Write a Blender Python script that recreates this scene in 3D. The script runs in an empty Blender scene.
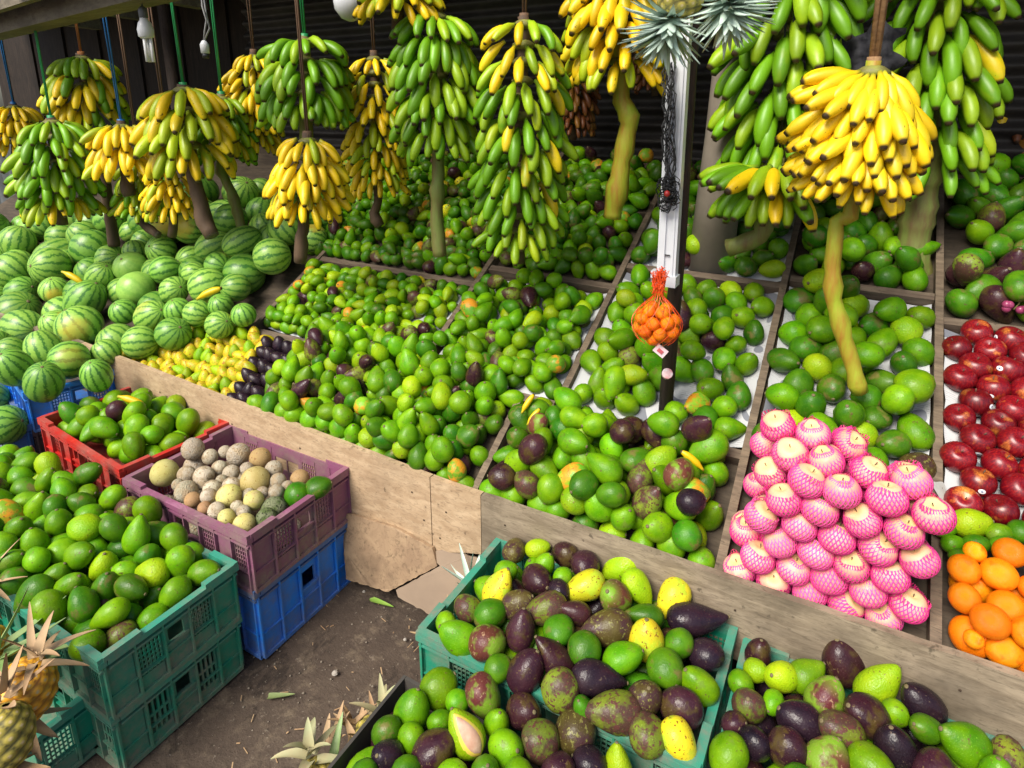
import bpy, math, random
import numpy as np
from mathutils import Vector, Matrix, Quaternion, Euler
random.seed(7); RS = np.random.RandomState(11)
rad = math.radians
SC = bpy.context.scene
COL = SC.collection

# ------------------------------------------------------------ camera, world, sun, exposure
FPX, CYP, PITCH, YAW, CAMH = 628.0, 275.0, 0.2609, 0.5065, 1.6
cd = bpy.data.cameras.new('camera'); cam = bpy.data.objects.new('camera', cd); COL.objects.link(cam)
cd.sensor_width = 36; cd.lens = FPX / 1024 * 36; cd.shift_y = -(384 - CYP) / 1024
cd.clip_start = 0.05; cd.clip_end = 400
cam.location = (0, 0, CAMH); cam.rotation_euler = (math.pi / 2 - PITCH, 0, YAW)
SC.camera = cam
SUN_EL, SUN_AZ = 49.0, 193.0           # azimuth the light comes from, clockwise from +Y
w = bpy.data.worlds.new('World'); SC.world = w; w.use_nodes = True
nt = w.node_tree; bg = nt.nodes['Background']
sky = nt.nodes.new('ShaderNodeTexSky'); sky.sky_type = 'NISHITA'; sky.sun_disc = False
sky.sun_elevation = rad(SUN_EL); sky.sun_rotation = rad(SUN_AZ); sky.air_density = 1.0; sky.dust_density = 3.0; sky.ozone_density = 0.6
nt.links.new(sky.outputs[0], bg.inputs[0]); bg.inputs[1].default_value = 0.095
sl = bpy.data.lights.new('sun', 'SUN'); sl.energy = 3.0; sl.angle = rad(30); sl.color = (1, 0.95, 0.86)
so = bpy.data.objects.new('sun', sl); COL.objects.link(so)
sd = Vector((math.sin(rad(SUN_AZ)) * math.cos(rad(SUN_EL)), math.cos(rad(SUN_AZ)) * math.cos(rad(SUN_EL)), math.sin(rad(SUN_EL))))
so.rotation_euler = sd.to_track_quat('Z', 'Y').to_euler(); so.location = (0, -3, 6)
SC.view_settings.view_transform = 'Standard'; SC.view_settings.look = 'None'
SC.view_settings.gamma = 1; SC.view_settings.exposure = 0.80

# ------------------------------------------------------------ sight lines of the photographer (to find where things stand)
FW = np.array([-math.sin(YAW) * math.cos(PITCH), math.cos(YAW) * math.cos(PITCH), -math.sin(PITCH)])
RT = np.array([math.cos(YAW), math.sin(YAW), 0.0]); UP = np.cross(RT, FW); OR = np.array([0, 0, CAMH])
def ray(x, y): return RT * (x - 512) / FPX - UP * (y - CYP) / FPX + FW
def onz(x, y, z): d = ray(x, y); return OR + d * (z - CAMH) / d[2]
def ony(x, y, Y): d = ray(x, y); return OR + d * Y / d[1]
def atd(x, y, D): return OR + ray(x, y) * D
def depth(P): return float((np.array(P) - OR) @ FW)
def proj(P):
    v = np.array(P) - OR; z = v @ FW
    return 512 + FPX * (v @ RT) / z, CYP - FPX * (v @ UP) / z
def onh(x, y, h):
    P = onz(x, y, 0.5)
    for _ in range(12): P = 0.5 * P + 0.5 * onz(x, y, h(P[0], P[1]))
    return P
SLOPE = 0.559; SA = math.atan(SLOPE); NRM = np.array([0, -math.sin(SA), math.cos(SA)])
def PL(y): return 0.47 + (y - 1.38) * SLOPE
def deck(x, y): return PL(y) - 0.03

# ------------------------------------------------------------ mesh helpers
class MB:
    def __init__(s): s.v = []; s.f = []; s.m = []; s.t = []; s.r = []
    def add(s, v, f, mat=0, t=None, rnd=0.0, M=None):
        o = len(s.v)
        if M is not None: v = [tuple(M @ Vector(p)) for p in v]
        s.v += [tuple(p) for p in v]; s.f += [tuple(i + o for i in q) for q in f]
        s.m += (list(mat) if isinstance(mat, (list, tuple)) else [mat] * len(f))
        s.t += (list(t) if t is not None else [0.5] * len(v)); s.r += [rnd] * len(v)
    def box(s, c, size, rot=None, mat=0, bev=0.0):
        x, y, z = [a / 2 for a in size]
        if bev > 0:
            b = bev; v = []; 
            for sz in (-1, 1):
                for (a, b2) in ((-x + b, -y), (x - b, -y), (x, -y + b), (x, y - b), (x - b, y), (-x + b, y), (-x, y - b), (-x, -y + b)):
                    v.append((a, b2, sz * z))
            f = [tuple(range(7, -1, -1)), tuple(range(8, 16))] + [(i, (i + 1) % 8, 8 + (i + 1) % 8, 8 + i) for i in range(8)]
        else:
            v = [(-x, -y, -z), (x, -y, -z), (x, y, -z), (-x, y, -z), (-x, -y, z), (x, -y, z), (x, y, z), (-x, y, z)]
            f = [(3, 2, 1, 0), (4, 5, 6, 7), (0, 1, 5, 4), (1, 2, 6, 5), (2, 3, 7, 6), (3, 0, 4, 7)]
        M = Matrix.Translation(Vector(c)) @ (rot.to_4x4() if rot is not None else Matrix.Identity(4))
        s.add(v, f, mat, M=M)
    def bar(s, a, b, wd, ht, mat=0, up=(0, 0, 1)):
        a = Vector(a); b = Vector(b); d = (b - a); L = d.length; d.normalize()
        u = Vector(up); side = d.cross(u).normalized(); u = side.cross(d)
        R = Matrix((d, side, u)).transposed()
        s.box((a + b) / 2, (L, wd, ht), R, mat)
    def tube(s, pts, radii, n=8, mat=0, cap=True, rnd=0.0):
        pts = [Vector(p) for p in pts]; N = len(pts); v = []; t = []
        prev = None
        for i, p in enumerate(pts):
            d = (pts[min(i + 1, N - 1)] - pts[max(i - 1, 0)]).normalized()
            if prev is None: a = d.orthogonal().normalized()
            else: a = (prev - d * prev.dot(d)).normalized()
            prev = a; b = d.cross(a)
            rr = radii[i] if hasattr(radii, '__len__') else radii
            for k in range(n):
                an = 2 * math.pi * k / n; v.append(p + (a * math.cos(an) + b * math.sin(an)) * rr); t.append(i / (N - 1))
        f = [(i * n + k, i * n + (k + 1) % n, (i + 1) * n + (k + 1) % n, (i + 1) * n + k) for i in range(N - 1) for k in range(n)]
        if cap: f += [tuple(range(n - 1, -1, -1)), tuple((N - 1) * n + k for k in range(n))]
        s.add(v, f, mat, t, rnd)
    def lathe(s, prof, n=16, mat=0, M=None, wob=None):
        v = []; t = []; N = len(prof)
        for i, (r, z) in enumerate(prof):
            for k in range(n):
                a = 2 * math.pi * k / n; q = wob(a, i / (N - 1)) if wob else 1.0
                v.append((r * q * math.cos(a), r * q * math.sin(a), z)); t.append(i / (N - 1))
        f = [(i * n + k, i * n + (k + 1) % n, (i + 1) * n + (k + 1) % n, (i + 1) * n + k) for i in range(N - 1) for k in range(n)]
        f += [tuple(range(n - 1, -1, -1)), tuple((N - 1) * n + k for k in range(n))]
        s.add(v, f, mat, t, M=M)
    def mesh(s, name, mats, smooth=False):
        me = bpy.data.meshes.new(name); me.from_pydata(s.v, [], s.f)
        for m in mats: me.materials.append(m)
        me.polygons.foreach_set('material_index', s.m)
        me.polygons.foreach_set('use_smooth', [smooth] * len(s.f))
        a = me.attributes.new('t', 'FLOAT', 'POINT'); a.data.foreach_set('value', s.t)
        a = me.attributes.new('rnd', 'FLOAT', 'POINT'); a.data.foreach_set('value', s.r)
        me.update(); return me
    def build(s, name, mats, parent=None, smooth=False, **kw):
        if not isinstance(mats, (list, tuple)): mats = [mats]
        return link(name, s.mesh(name, mats, smooth), parent, **kw)
def link(name, data, parent=None, loc=None, label=None, cat=None, group=None, kind=None):
    o = bpy.data.objects.new(name, data); COL.objects.link(o)
    if parent is not None: o.parent = parent
    if loc is not None: o.location = loc
    if label: o['label'] = label
    if cat: o['category'] = cat
    if group: o['group'] = group
    if kind: o['kind'] = kind
    return o
def empty(name, loc, label, cat, group=None, rz=0):
    o = link(name, None, None, loc, label, cat, group); o.rotation_euler.z = rz; o.empty_display_size = .05
    return o
def rotto(d, roll=0.0):
    return Vector(d).to_track_quat('Z', 'Y') @ Quaternion((0, 0, 1), roll)
def rquat():
    q = RS.normal(size=4); q /= np.linalg.norm(q); return Quaternion(q)

# ------------------------------------------------------------ materials
def newmat(name, rough=0.5, spec=0.5):
    m = bpy.data.materials.new(name); m.use_nodes = True; b = m.node_tree.nodes['Principled BSDF']
    b.inputs['Roughness'].default_value = rough; b.inputs['Specular IOR Level'].default_value = spec
    return m, m.node_tree, b
def N(nt, ty, **kw):
    n = nt.nodes.new(ty)
    for k, v in kw.items(): setattr(n, k, v)
    return n
def math_(nt, op, a, b=None, c=None, clamp=False):
    n = nt.nodes.new('ShaderNodeMath'); n.operation = op; n.use_clamp = clamp
    for i, x in enumerate((a, b, c)):
        if x is None: continue
        if isinstance(x, (int, float)): n.inputs[i].default_value = x
        else: nt.links.new(x, n.inputs[i])
    return n.outputs[0]
def mix(nt, fac, a, b, mode='MIX'):
    n = nt.nodes.new('ShaderNodeMix'); n.data_type = 'RGBA'; n.blend_type = mode
    for sock, x in ((n.inputs[0], fac), (n.inputs[6], a), (n.inputs[7], b)):
        if isinstance(x, (int, float)): sock.default_value = x
        elif isinstance(x, (tuple, list)): sock.default_value = (*x[:3], 1)
        else: nt.links.new(x, sock)
    return n.outputs[2]
def ramp(nt, fac, lo, hi, a=0.0, b=1.0):
    n = nt.nodes.new('ShaderNodeMapRange'); n.inputs[1].default_value = lo; n.inputs[2].default_value = hi
    n.inputs[3].default_value = a; n.inputs[4].default_value = b; nt.links.new(fac, n.inputs[0]); return n.outputs[0]
def noise(nt, vec, scale, detail=3, rough=0.5, dist=0.0):
    n = nt.nodes.new('ShaderNodeTexNoise'); n.inputs['Scale'].default_value = scale; n.inputs['Detail'].default_value = detail
    n.inputs['Roughness'].default_value = rough; n.inputs['Distortion'].default_value = dist
    if vec is not None: nt.links.new(vec, n.inputs['Vector'])
    return n.outputs['Fac']
def bump(nt, b, h, strength, dist=0.002):
    n = nt.nodes.new('ShaderNodeBump'); n.inputs['Strength'].default_value = strength; n.inputs['Distance'].default_value = dist
    nt.links.new(h, n.inputs['Height']); nt.links.new(n.outputs[0], b.inputs['Normal'])
def rndcoord(nt):
    """object coordinates shifted by a random amount for every fruit, and that random number"""
    oi = N(nt, 'ShaderNodeObjectInfo'); at = N(nt, 'ShaderNodeAttribute', attribute_name='rnd'); tc = N(nt, 'ShaderNodeTexCoord')
    r = math_(nt, 'FRACT', math_(nt, 'ADD', oi.outputs['Random'], at.outputs['Fac']))
    sc = math_(nt, 'MULTIPLY', r, 37.0)
    va = N(nt, 'ShaderNodeVectorMath', operation='ADD'); nt.links.new(tc.outputs['Object'], va.inputs[0]); nt.links.new(sc, va.inputs[1])
    return va.outputs[0], r, tc.outputs['Object']
def tattr(nt): return N(nt, 'ShaderNodeAttribute', attribute_name='t').outputs['Fac']

# fruit meshes have a largest radius of 1: texture scales are per radius
def fruit_mat(name, c1, c2, spot=None, spot_amt=0.0, patch=None, patch_amt=0.0, end=None, rough=0.34, speck=True, bstr=0.10, world=False, fine=9.0):
    m, nt, b = newmat(name, rough, .27)
    co, r, oc = rndcoord(nt); k = 1.0
    col = mix(nt, ramp(nt, noise(nt, co, 1.1, 2), .3, .7), c1, c2)
    # every fruit its own depth of colour
    hsv = N(nt, 'ShaderNodeHueSaturation'); nt.links.new(col, hsv.inputs['Color'])
    nt.links.new(ramp(nt, r, 0, 1, .485, .515), hsv.inputs['Hue'])
    nt.links.new(ramp(nt, math_(nt, 'FRACT', math_(nt, 'MULTIPLY', r, 7.31)), 0, 1, .68, 1.16), hsv.inputs['Value'])
    col = hsv.outputs[0]
    if patch is not None:
        pf = ramp(nt, noise(nt, co, .8, 3, .6), .62 - patch_amt * .3, .72 - patch_amt * .3)
        col = mix(nt, pf, col, patch)
    if end is not None: col = mix(nt, ramp(nt, tattr(nt), .66, 1.0, 0, .8), col, end)
    if speck:
        sp = ramp(nt, noise(nt, co, fine * 1.6, 2, .6), .62, .72, 0, .35)
        col = mix(nt, sp, col, tuple(min(1, x * 1.9 + .05) for x in c2))
    if spot is not None:
        sf = ramp(nt, noise(nt, co, fine * .5, 3, .65), .70 - spot_amt * .25, .74 - spot_amt * .25)
        col = mix(nt, sf, col, spot)
    nt.links.new(col, b.inputs['Base Color'])
    nt.links.new(ramp(nt, noise(nt, co, 3, 3), .3, .7, rough * .75, rough * 1.45), b.inputs['Roughness'])
    bump(nt, b, noise(nt, co, fine, 2), bstr, .02)
    return m
def simple(name, c, rough=.6, c2=None, scale=8, bstr=0, detail=4, metal=0, stretch=None, spec=.5):
    m, nt, b = newmat(name, rough, spec); tc = N(nt, 'ShaderNodeTexCoord').outputs['Object']
    if stretch:
        mp = N(nt, 'ShaderNodeMapping'); mp.inputs['Scale'].default_value = stretch; nt.links.new(tc, mp.inputs[0]); tc = mp.outputs[0]
    if c2 is None: c2 = tuple(x * .6 for x in c)
    nz = noise(nt, tc, scale, detail, .6)
    nt.links.new(mix(nt, ramp(nt, nz, .3, .7), c, c2), b.inputs['Base Color'])
    b.inputs['Metallic'].default_value = metal
    if bstr: bump(nt, b, nz, bstr, .004)
    return m
G = {}
G['grn'] = fruit_mat('avocado_green', (.080, .245, .002), (.175, .365, .003), spot=(.10, .09, .02), spot_amt=.26, patch=(.13, .22, .02), patch_amt=.05)
G['dgn'] = fruit_mat('avocado_deep_green', (.028, .125, .003), (.075, .205, .004), spot=(.10, .07, .03), spot_amt=.2, patch=(.14, .13, .03), patch_amt=.15)
G['lim'] = fruit_mat('avocado_lime', (.21, .40, .004), (.32, .46, .006), spot=(.14, .08, .02), spot_amt=.25, bstr=.2)
G['yel'] = fruit_mat('avocado_yellow', (.60, .58, .02), (.75, .62, .02), spot=(.22, .05, .015), spot_amt=.42, patch=(.42, .55, .03), patch_amt=.3)
G['pur'] = fruit_mat('avocado_purple', (.030, .009, .016), (.055, .018, .022), spot=(.12, .08, .035), spot_amt=.28, patch=(.065, .042, .012), patch_amt=.3, rough=.27)
G['drk'] = fruit_mat('avocado_dark', (.012, .007, .013), (.026, .012, .018), spot=(.10, .07, .05), spot_amt=.22, rough=.24)
G['bgn'] = fruit_mat('avocado_brown_green', (.13, .17, .02), (.20, .27, .02), spot=(.10, .035, .03), spot_amt=.6, patch=(.07, .035, .025), patch_amt=.55, end=(.06, .03, .03))
G['brn'] = fruit_mat('avocado_brown', (.065, .038, .014), (.10, .075, .018), spot=(.17, .16, .04), spot_amt=.5, patch=(.055, .025, .025), patch_amt=.5)
G['bpr'] = fruit_mat('avocado_turning', (.13, .030, .035), (.17, .05, .03), spot=(.30, .18, .10), spot_amt=.35, patch=(.16, .28, .02), patch_amt=.55, end=(.16, .34, .02))
G['org'] = fruit_mat('avocado_orange_cheek', (.14, .36, .02), (.24, .44, .02), patch=(.62, .26, .02), patch_amt=.5, spot=(.2, .05, .02), spot_amt=.3)
M_nub = simple('stem_scar', (.20, .17, .07), .8, (.08, .05, .03), 30)
M_mango = fruit_mat('mango_yellow', (.56, .46, .01), (.36, .44, .01), spot=(.35, .08, .02), spot_amt=.5, patch=(.62, .44, .02), patch_amt=.3, end=(.55, .30, .02))
M_orange = fruit_mat('orange_peel', (.88, .22, .004), (.92, .28, .006), rough=.30, bstr=.35, speck=False, fine=26, patch=(.86, .17, .003), patch_amt=.3)
M_wood1 = fruit_mat('wood_apple_pale', (.50, .42, .29), (.60, .53, .40), spot=(.30, .20, .11), spot_amt=.45, patch=(.42, .32, .20), patch_amt=.4, rough=.8, bstr=.6)
M_wood2 = fruit_mat('wood_apple_yellow', (.52, .43, .13), (.58, .50, .20), spot=(.30, .22, .06), spot_amt=.4, patch=(.46, .36, .16), patch_amt=.3, rough=.6)
M_wood3 = fruit_mat('wood_apple_brown', (.42, .26, .12), (.50, .32, .14), spot=(.25, .14, .06), spot_amt=.4, rough=.7)
M_moss = fruit_mat('wood_apple_moss', (.08, .11, .03), (.16, .19, .07), spot=(.035, .04, .02), spot_amt=.6, patch=(.20, .22, .12), patch_amt=.5, rough=.8, bstr=.6)
M_papple = fruit_mat('pale_apple', (.80, .44, .34), (.80, .30, .30), patch=(.80, .26, .24), patch_amt=.25, rough=.4, bstr=.05, end=(.78, .62, .24))
def red_mat():
    m, nt, b = newmat('red_apple_skin', .34); co, r, oc = rndcoord(nt)
    mp = N(nt, 'ShaderNodeMapping'); mp.inputs['Scale'].default_value = (7, 7, 1.2); nt.links.new(co, mp.inputs[0])
    st = noise(nt, mp.outputs[0], 1.6, 3, .6)
    big = noise(nt, co, .8, 2)
    col = mix(nt, ramp(nt, st, .45, .75), (.13, .002, .008), (.34, .012, .010))
    col = mix(nt, math_(nt, 'MULTIPLY', ramp(nt, big, .60, .74), ramp(nt, st, .35, .6, .3, 1)), col, (.70, .25, .04))
    hs = N(nt, 'ShaderNodeHueSaturation'); nt.links.new(col, hs.inputs['Color']); nt.links.new(ramp(nt, r, 0, 1, .6, 1.25), hs.inputs['Value'])
    nt.links.new(hs.outputs[0], b.inputs['Base Color']); b.inputs['Coat Weight'].default_value = .08; return m
M_red = red_mat()
def foam_mat():
    m, nt, b = newmat('pink_foam_net', .55); co, r, oc = rndcoord(nt)
    nt.links.new(mix(nt, r, (.84, .035, .27), (.90, .10, .37)), b.inputs['Base Color'])
    b.inputs['Subsurface Weight'].default_value = .15; b.inputs['Subsurface Radius'].default_value = (.01, .005, .006); b.inputs['Subsurface Scale'].default_value = .3
    return m
M_foam = foam_mat()
def melon_mat(name, light, dark, nstripe, strength, yellow=True):
    m, nt, b = newmat(name, .38); co, r, oc = rndcoord(nt)
    sx = N(nt, 'ShaderNodeSeparateXYZ'); nt.links.new(oc, sx.inputs[0])
    ang = math_(nt, 'ARCTAN2', sx.outputs[1], sx.outputs[0])
    nz = noise(nt, co, 3.2, 4, .7); nz2 = noise(nt, co, 9, 3, .7)
    ph = math_(nt, 'ADD', math_(nt, 'MULTIPLY', ang, float(nstripe)), math_(nt, 'ADD', math_(nt, 'MULTIPLY', nz, 5.5), math_(nt, 'MULTIPLY', nz2, 4.5)))
    s = math_(nt, 'SINE', ph)
    st = ramp(nt, s, .25, .8, 0, strength)
    vein = ramp(nt, noise(nt, co, 6, 5, .75), .5, .62, 0, .4)
    base = mix(nt, vein, light, tuple(a * .45 + b_ * .3 for a, b_ in zip(light, dark)))
    hs = N(nt, 'ShaderNodeHueSaturation'); nt.links.new(base, hs.inputs['Color']); nt.links.new(ramp(nt, r, 0, 1, .7, 1.15), hs.inputs['Value'])
    col = mix(nt, st, hs.outputs[0], dark)
    if yellow:
        pf = ramp(nt, math_(nt, 'ADD', sx.outputs[0], math_(nt, 'MULTIPLY', nz, .5)), .95, 1.2, 0, .9)
        col = mix(nt, math_(nt, 'MULTIPLY', pf, ramp(nt, r, .78, .88)), col, (.68, .50, .06))
    nt.links.new(col, b.inputs['Base Color']); return m
M_melon = melon_mat('watermelon_rind', (.27, .48, .07), (.035, .155, .02), 13, .9)
M_melon2 = melon_mat('watermelon_rind_dark', (.19, .40, .05), (.022, .12, .014), 12, .88)
M_melon3 = melon_mat('watermelon_rind_plain', (.27, .48, .08), (.12, .32, .04), 9, .35, False)
def banana_mat(name, base, alt, mixamt, tipc=(.05, .03, .015), spotc=(.10, .045, .01), spot=.1):
    m, nt, b = newmat(name, .42); co, r, oc = rndcoord(nt); t = tattr(nt)
    sx = N(nt, 'ShaderNodeMapping'); sx.inputs['Scale'].default_value = (14, 45, 45); nt.links.new(co, sx.inputs[0])
    n1 = noise(nt, sx.outputs[0], 1.2, 3)
    f = ramp(nt, math_(nt, 'ADD', r, math_(nt, 'MULTIPLY', n1, .35)), 1.17 - mixamt, 1.27 - mixamt)
    col = mix(nt, f, base, alt)
    col = mix(nt, ramp(nt, n1, .35, .7, 0, .35), col, tuple(x * .72 for x in base))
    hs = N(nt, 'ShaderNodeHueSaturation'); nt.links.new(col, hs.inputs['Color']); nt.links.new(ramp(nt, math_(nt, 'FRACT', math_(nt, 'MULTIPLY', r, 5.7)), 0, 1, .75, 1.15), hs.inputs['Value'])
    col = hs.outputs[0]
    col = mix(nt, ramp(nt, t, .0, .16, .75, 0), col, (.15, .26, .03))
    nb = N(nt, 'ShaderNodeMapping'); nb.inputs['Scale'].default_value = (40, 90, 90); nt.links.new(co, nb.inputs[0])
    sp = ramp(nt, noise(nt, nb.outputs[0], 1.0, 3, .7), .73 - spot * .3, .77 - spot * .3, 0, .9)
    col = mix(nt, sp, col, spotc)
    col = mix(nt, ramp(nt, t, .93, .97), col, tipc)
    nt.links.new(col, b.inputs['Base Color'])
    bump(nt, b, n1, .15, .002); return m
M_bg = banana_mat('banana_green', (.15, .37, .005), (.30, .47, .008), .45, spot=.05)
M_by = banana_mat('banana_yellow', (.90, .60, .006), (.82, .60, .010), .4, spot=.22)
M_bt = banana_mat('banana_turning', (.40, .52, .010), (.84, .60, .010), .45, spot=.2)
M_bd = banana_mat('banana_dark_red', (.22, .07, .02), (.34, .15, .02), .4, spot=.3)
M_stalk = simple('banana_stalk', (.19, .26, .05), .6, (.16, .10, .04), 18, .9, stretch=(2.2, 2.2, .35), detail=7)
M_stalkb = simple('banana_stalk_brown', (.13, .08, .045), .75, (.06, .035, .02), 18, .4, stretch=(1, 1, .3))
M_stalky = simple('banana_stalk_yellow', (.30, .40, .02), .6, (.32, .15, .015), 18, 1.0, stretch=(2.2, 2.2, .35), detail=7)
M_cut = simple('stalk_cut_end', (.22, .17, .13), .9, (.05, .04, .035), 90, .5)

def wood(name, a, b_, sx=(1.2, 9, 9), rough=.75, grime=.5):
    m, nt, b = newmat(name, rough, .3); tc = N(nt, 'ShaderNodeTexCoord').outputs['Object']
    mp = N(nt, 'ShaderNodeMapping'); mp.inputs['Scale'].default_value = sx; nt.links.new(tc, mp.inputs[0])
    g = noise(nt, mp.outputs[0], 5, 6, .65, .6); g2 = noise(nt, tc, 3.5, 5, .7); g3 = noise(nt, tc, 38, 3, .6)
    col = mix(nt, ramp(nt, g, .36, .62), a, b_)
    mp2 = N(nt, 'ShaderNodeMapping'); mp2.inputs['Scale'].default_value = tuple(q * 2.6 for q in sx); nt.links.new(tc, mp2.inputs[0])
    g4 = noise(nt, mp2.outputs[0], 7, 4, .7, 1.0)
    col = mix(nt, ramp(nt, g4, .52, .66, 0, .55), col, tuple(x * .45 for x in b_))
    col = mix(nt, ramp(nt, noise(nt, tc, 1.7, 4, .7), .52, .64, 0, grime * .8), col, tuple(x * .55 + .01 for x in b_))
    col = mix(nt, ramp(nt, g2, .5, .72, 0, grime), col, tuple(x * .38 for x in b_))
    col = mix(nt, ramp(nt, g3, .66, .74, 0, .7), col, tuple(x * .28 for x in b_))
    nt.links.new(col, b.inputs['Base Color']); bump(nt, b, g, .35, .003); return m
M_ply = wood('plywood_tan', (.52, .38, .24), (.38, .26, .155), (2.5, 2.5, 7), grime=.35)
M_plyg = wood('plywood_weathered', (.33, .265, .185), (.20, .155, .105), (1.6, 3, 9), grime=.75)
M_div = wood('divider_wood', (.20, .15, .10), (.11, .08, .055))
M_divx = wood('crossbar_wood', (.17, .13, .09), (.10, .07, .05))
M_dk = wood('dark_deck', (.10, .075, .05), (.05, .037, .025))
M_pole = wood('dark_pole', (.06, .04, .03), (.03, .02, .015), (9, 9, 1.2))
M_beam = wood('grey_beam', (.21, .18, .13), (.13, .11, .08), (1, 6, 6))
M_card = wood('leaning_ply', (.36, .25, .15), (.27, .18, .11), (3, 3, 3), grime=.5)
def plastic(name, c, dirt=.5, rough=.42):
    m, nt, b = newmat(name, rough); tc = N(nt, 'ShaderNodeTexCoord').outputs['Object']
    n1 = noise(nt, tc, 6, 5, .7); n2 = noise(nt, tc, 45, 4, .7)
    col = mix(nt, ramp(nt, n1, .3, .7), c, tuple(x * .7 for x in c))
    mp = N(nt, 'ShaderNodeMapping'); mp.inputs['Scale'].default_value = (3, 3, 60); nt.links.new(tc, mp.inputs[0]); n5 = noise(nt, mp.outputs[0], 4, 4, .75, .8)
    col = mix(nt, ramp(nt, n5, .60, .70, 0, .40), col, tuple(min(1, x * 1.5 + .10) for x in c))
    sz = N(nt, 'ShaderNodeSeparateXYZ'); nt.links.new(tc, sz.inputs[0])
    low = ramp(nt, sz.outputs[2], .0, .06, .22, 0)
    col = mix(nt, math_(nt, 'MULTIPLY', ramp(nt, math_(nt, 'ADD', n1, low), .44, .70), ramp(nt, n2, .35, .62, .25, min(.95, dirt + .2))), col, (.25, .20, .15))
    nt.links.new(col, b.inputs['Base Color']); nt.links.new(ramp(nt, n1, .4, .7, rough, .75), b.inputs['Roughness'])
    bump(nt, b, n2, .12, .002); return m
P_teal = plastic('plastic_teal', (.008, .27, .16), .55); P_tealrim = plastic('plastic_teal_rim', (.04, .30, .20), .8)
P_blue = plastic('plastic_blue', (.008, .25, .88), .3); P_blue2 = plastic('plastic_blue_faded', (.045, .15, .40), .6)
P_red = plastic('plastic_red', (.55, .02, .014), .4); P_pur = plastic('plastic_maroon', (.27, .09, .17), .7)
P_purd = plastic('plastic_maroon_dark', (.085, .04, .055), .7); P_green = plastic('plastic_green', (.006, .17, .085), .3)
P_grey = plastic('plastic_grey', (.06, .055, .05), .6)
M_white = simple('white_enamel', (.72, .74, .76), .35, (.55, .57, .60), 5)
M_black = simple('black_wire', (.012, .012, .013), .7)
M_glow = simple('lamp_glass', (.80, .80, .78), .2, (.74, .74, .73), 5)
M_leafs = simple('pineapple_leaf_silver', (.66, .78, .68), .5, (.42, .56, .47), 9, spec=.4)
M_leafg = simple('pineapple_leaf_green', (.17, .30, .08), .5, (.30, .36, .16), 9)
M_leafp = simple('pineapple_leaf_pale', (.34, .38, .20), .7, (.40, .29, .16), 10)
M_leafd = simple('pineapple_leaf_dry', (.48, .34, .19), .75, (.34, .20, .10), 12)

# ------------------------------------------------------------ setting: ground, walls, roof
def ground():
    m, nt, b = newmat('dirt_ground', .9, .25); tc = N(nt, 'ShaderNodeTexCoord').outputs['Object']
    n1 = noise(nt, tc, 2.2, 6, .65); n2 = noise(nt, tc, 60, 4, .7); n3 = noise(nt, tc, 14, 5, .7)
    col = mix(nt, ramp(nt, n1, .35, .65), (.050, .036, .028), (.095, .070, .052))
    col = mix(nt, ramp(nt, n3, .52, .68, 0, .7), col, (.17, .13, .09))
    n4 = noise(nt, tc, 4.5, 6, .75, .6); col = mix(nt, ramp(nt, n4, .53, .60, 0, .75), col, (.028, .021, .017)); col = mix(nt, ramp(nt, noise(nt, tc, 24, 5, .8), .60, .66, 0, .6), col, (.20, .16, .12))
    col = mix(nt, ramp(nt, n2, .64, .7, 0, .7), col, (.26, .22, .17))
    nt.links.new(col, b.inputs['Base Color'])
    h = math_(nt, 'ADD', math_(nt, 'MULTIPLY', n2, .35), n3); bump(nt, b, h, .7, .012)
    g = MB(); n = 60; v = []; 
    xs = np.concatenate([np.linspace(-120, -6, 8), np.linspace(-5.5, 3, 70), np.linspace(4, 120, 8)]); ys = np.concatenate([np.linspace(-120, -3, 8), np.linspace(-2.5, 6, 70), np.linspace(7, 120, 8)])
    for y in ys:
        for x in xs:
            z = (.006 * math.sin(x * 5.1 + y * 2) + .005 * math.sin(y * 7.3 - x * 3.1)) if (-5.6 < x < 3.1 and -2.6 < y < 6.1) else 0
            v.append((x, y, z - .008))
    nx = len(xs); f = [(j * nx + i, j * nx + i + 1, (j + 1) * nx + i + 1, (j + 1) * nx + i) for j in range(len(ys) - 1) for i in range(nx - 1)]
    g.add(v, f); g.build('ground', m, smooth=True, kind='structure', label='bare trodden brown earth in front of the stall')
ground()
def corr(name, x0, x1, z0, z1, Y, pitch, amp, mat, horiz=True, label=None, cat=None):
    g = MB(); n = int((z1 - z0 if horiz else x1 - x0) / pitch * 8); v = []
    for i in range(n + 1):
        if horiz:
            z = z0 + (z1 - z0) * i / n; o = amp * math.sin(2 * math.pi * z / pitch)
            v += [(x0, Y + o, z), (x1, Y + o, z)]
        else:
            x = x0 + (x1 - x0) * i / n; o = amp * math.sin(2 * math.pi * x / pitch)
            v += [(x, Y + o, z0), (x, Y + o, z1)]
    f = [(2 * i, 2 * i + 1, 2 * i + 3, 2 * i + 2) for i in range(n)]
    m_ = len(v); v2 = [(a, b + .003, c) for a, b, c in v]
    g.add(v + v2, f + [tuple(k + m_ for k in reversed(q)) for q in f])
    return g.build(name, mat, smooth=True, label=label, cat=cat)
M_cor = simple('dark_corrugated', (.075, .068, .06), .6, (.035, .03, .027), 4, metal=.2)
M_corl = simple('grey_corrugated', (.20, .22, .23), .5, (.11, .12, .12), 5, metal=.3)
corr('back_wall', -4.1, 4.0, 0, 3.0, 3.35, .085, .022, M_cor, True, 'dark horizontally ribbed metal wall behind the hanging bananas', 'wall')
g = MB()
for i in range(22): g.box((-4.22 - i * .21, 3.72 + .01 * (i % 3), 1.5), (.2, .03, 3.0))
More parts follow.
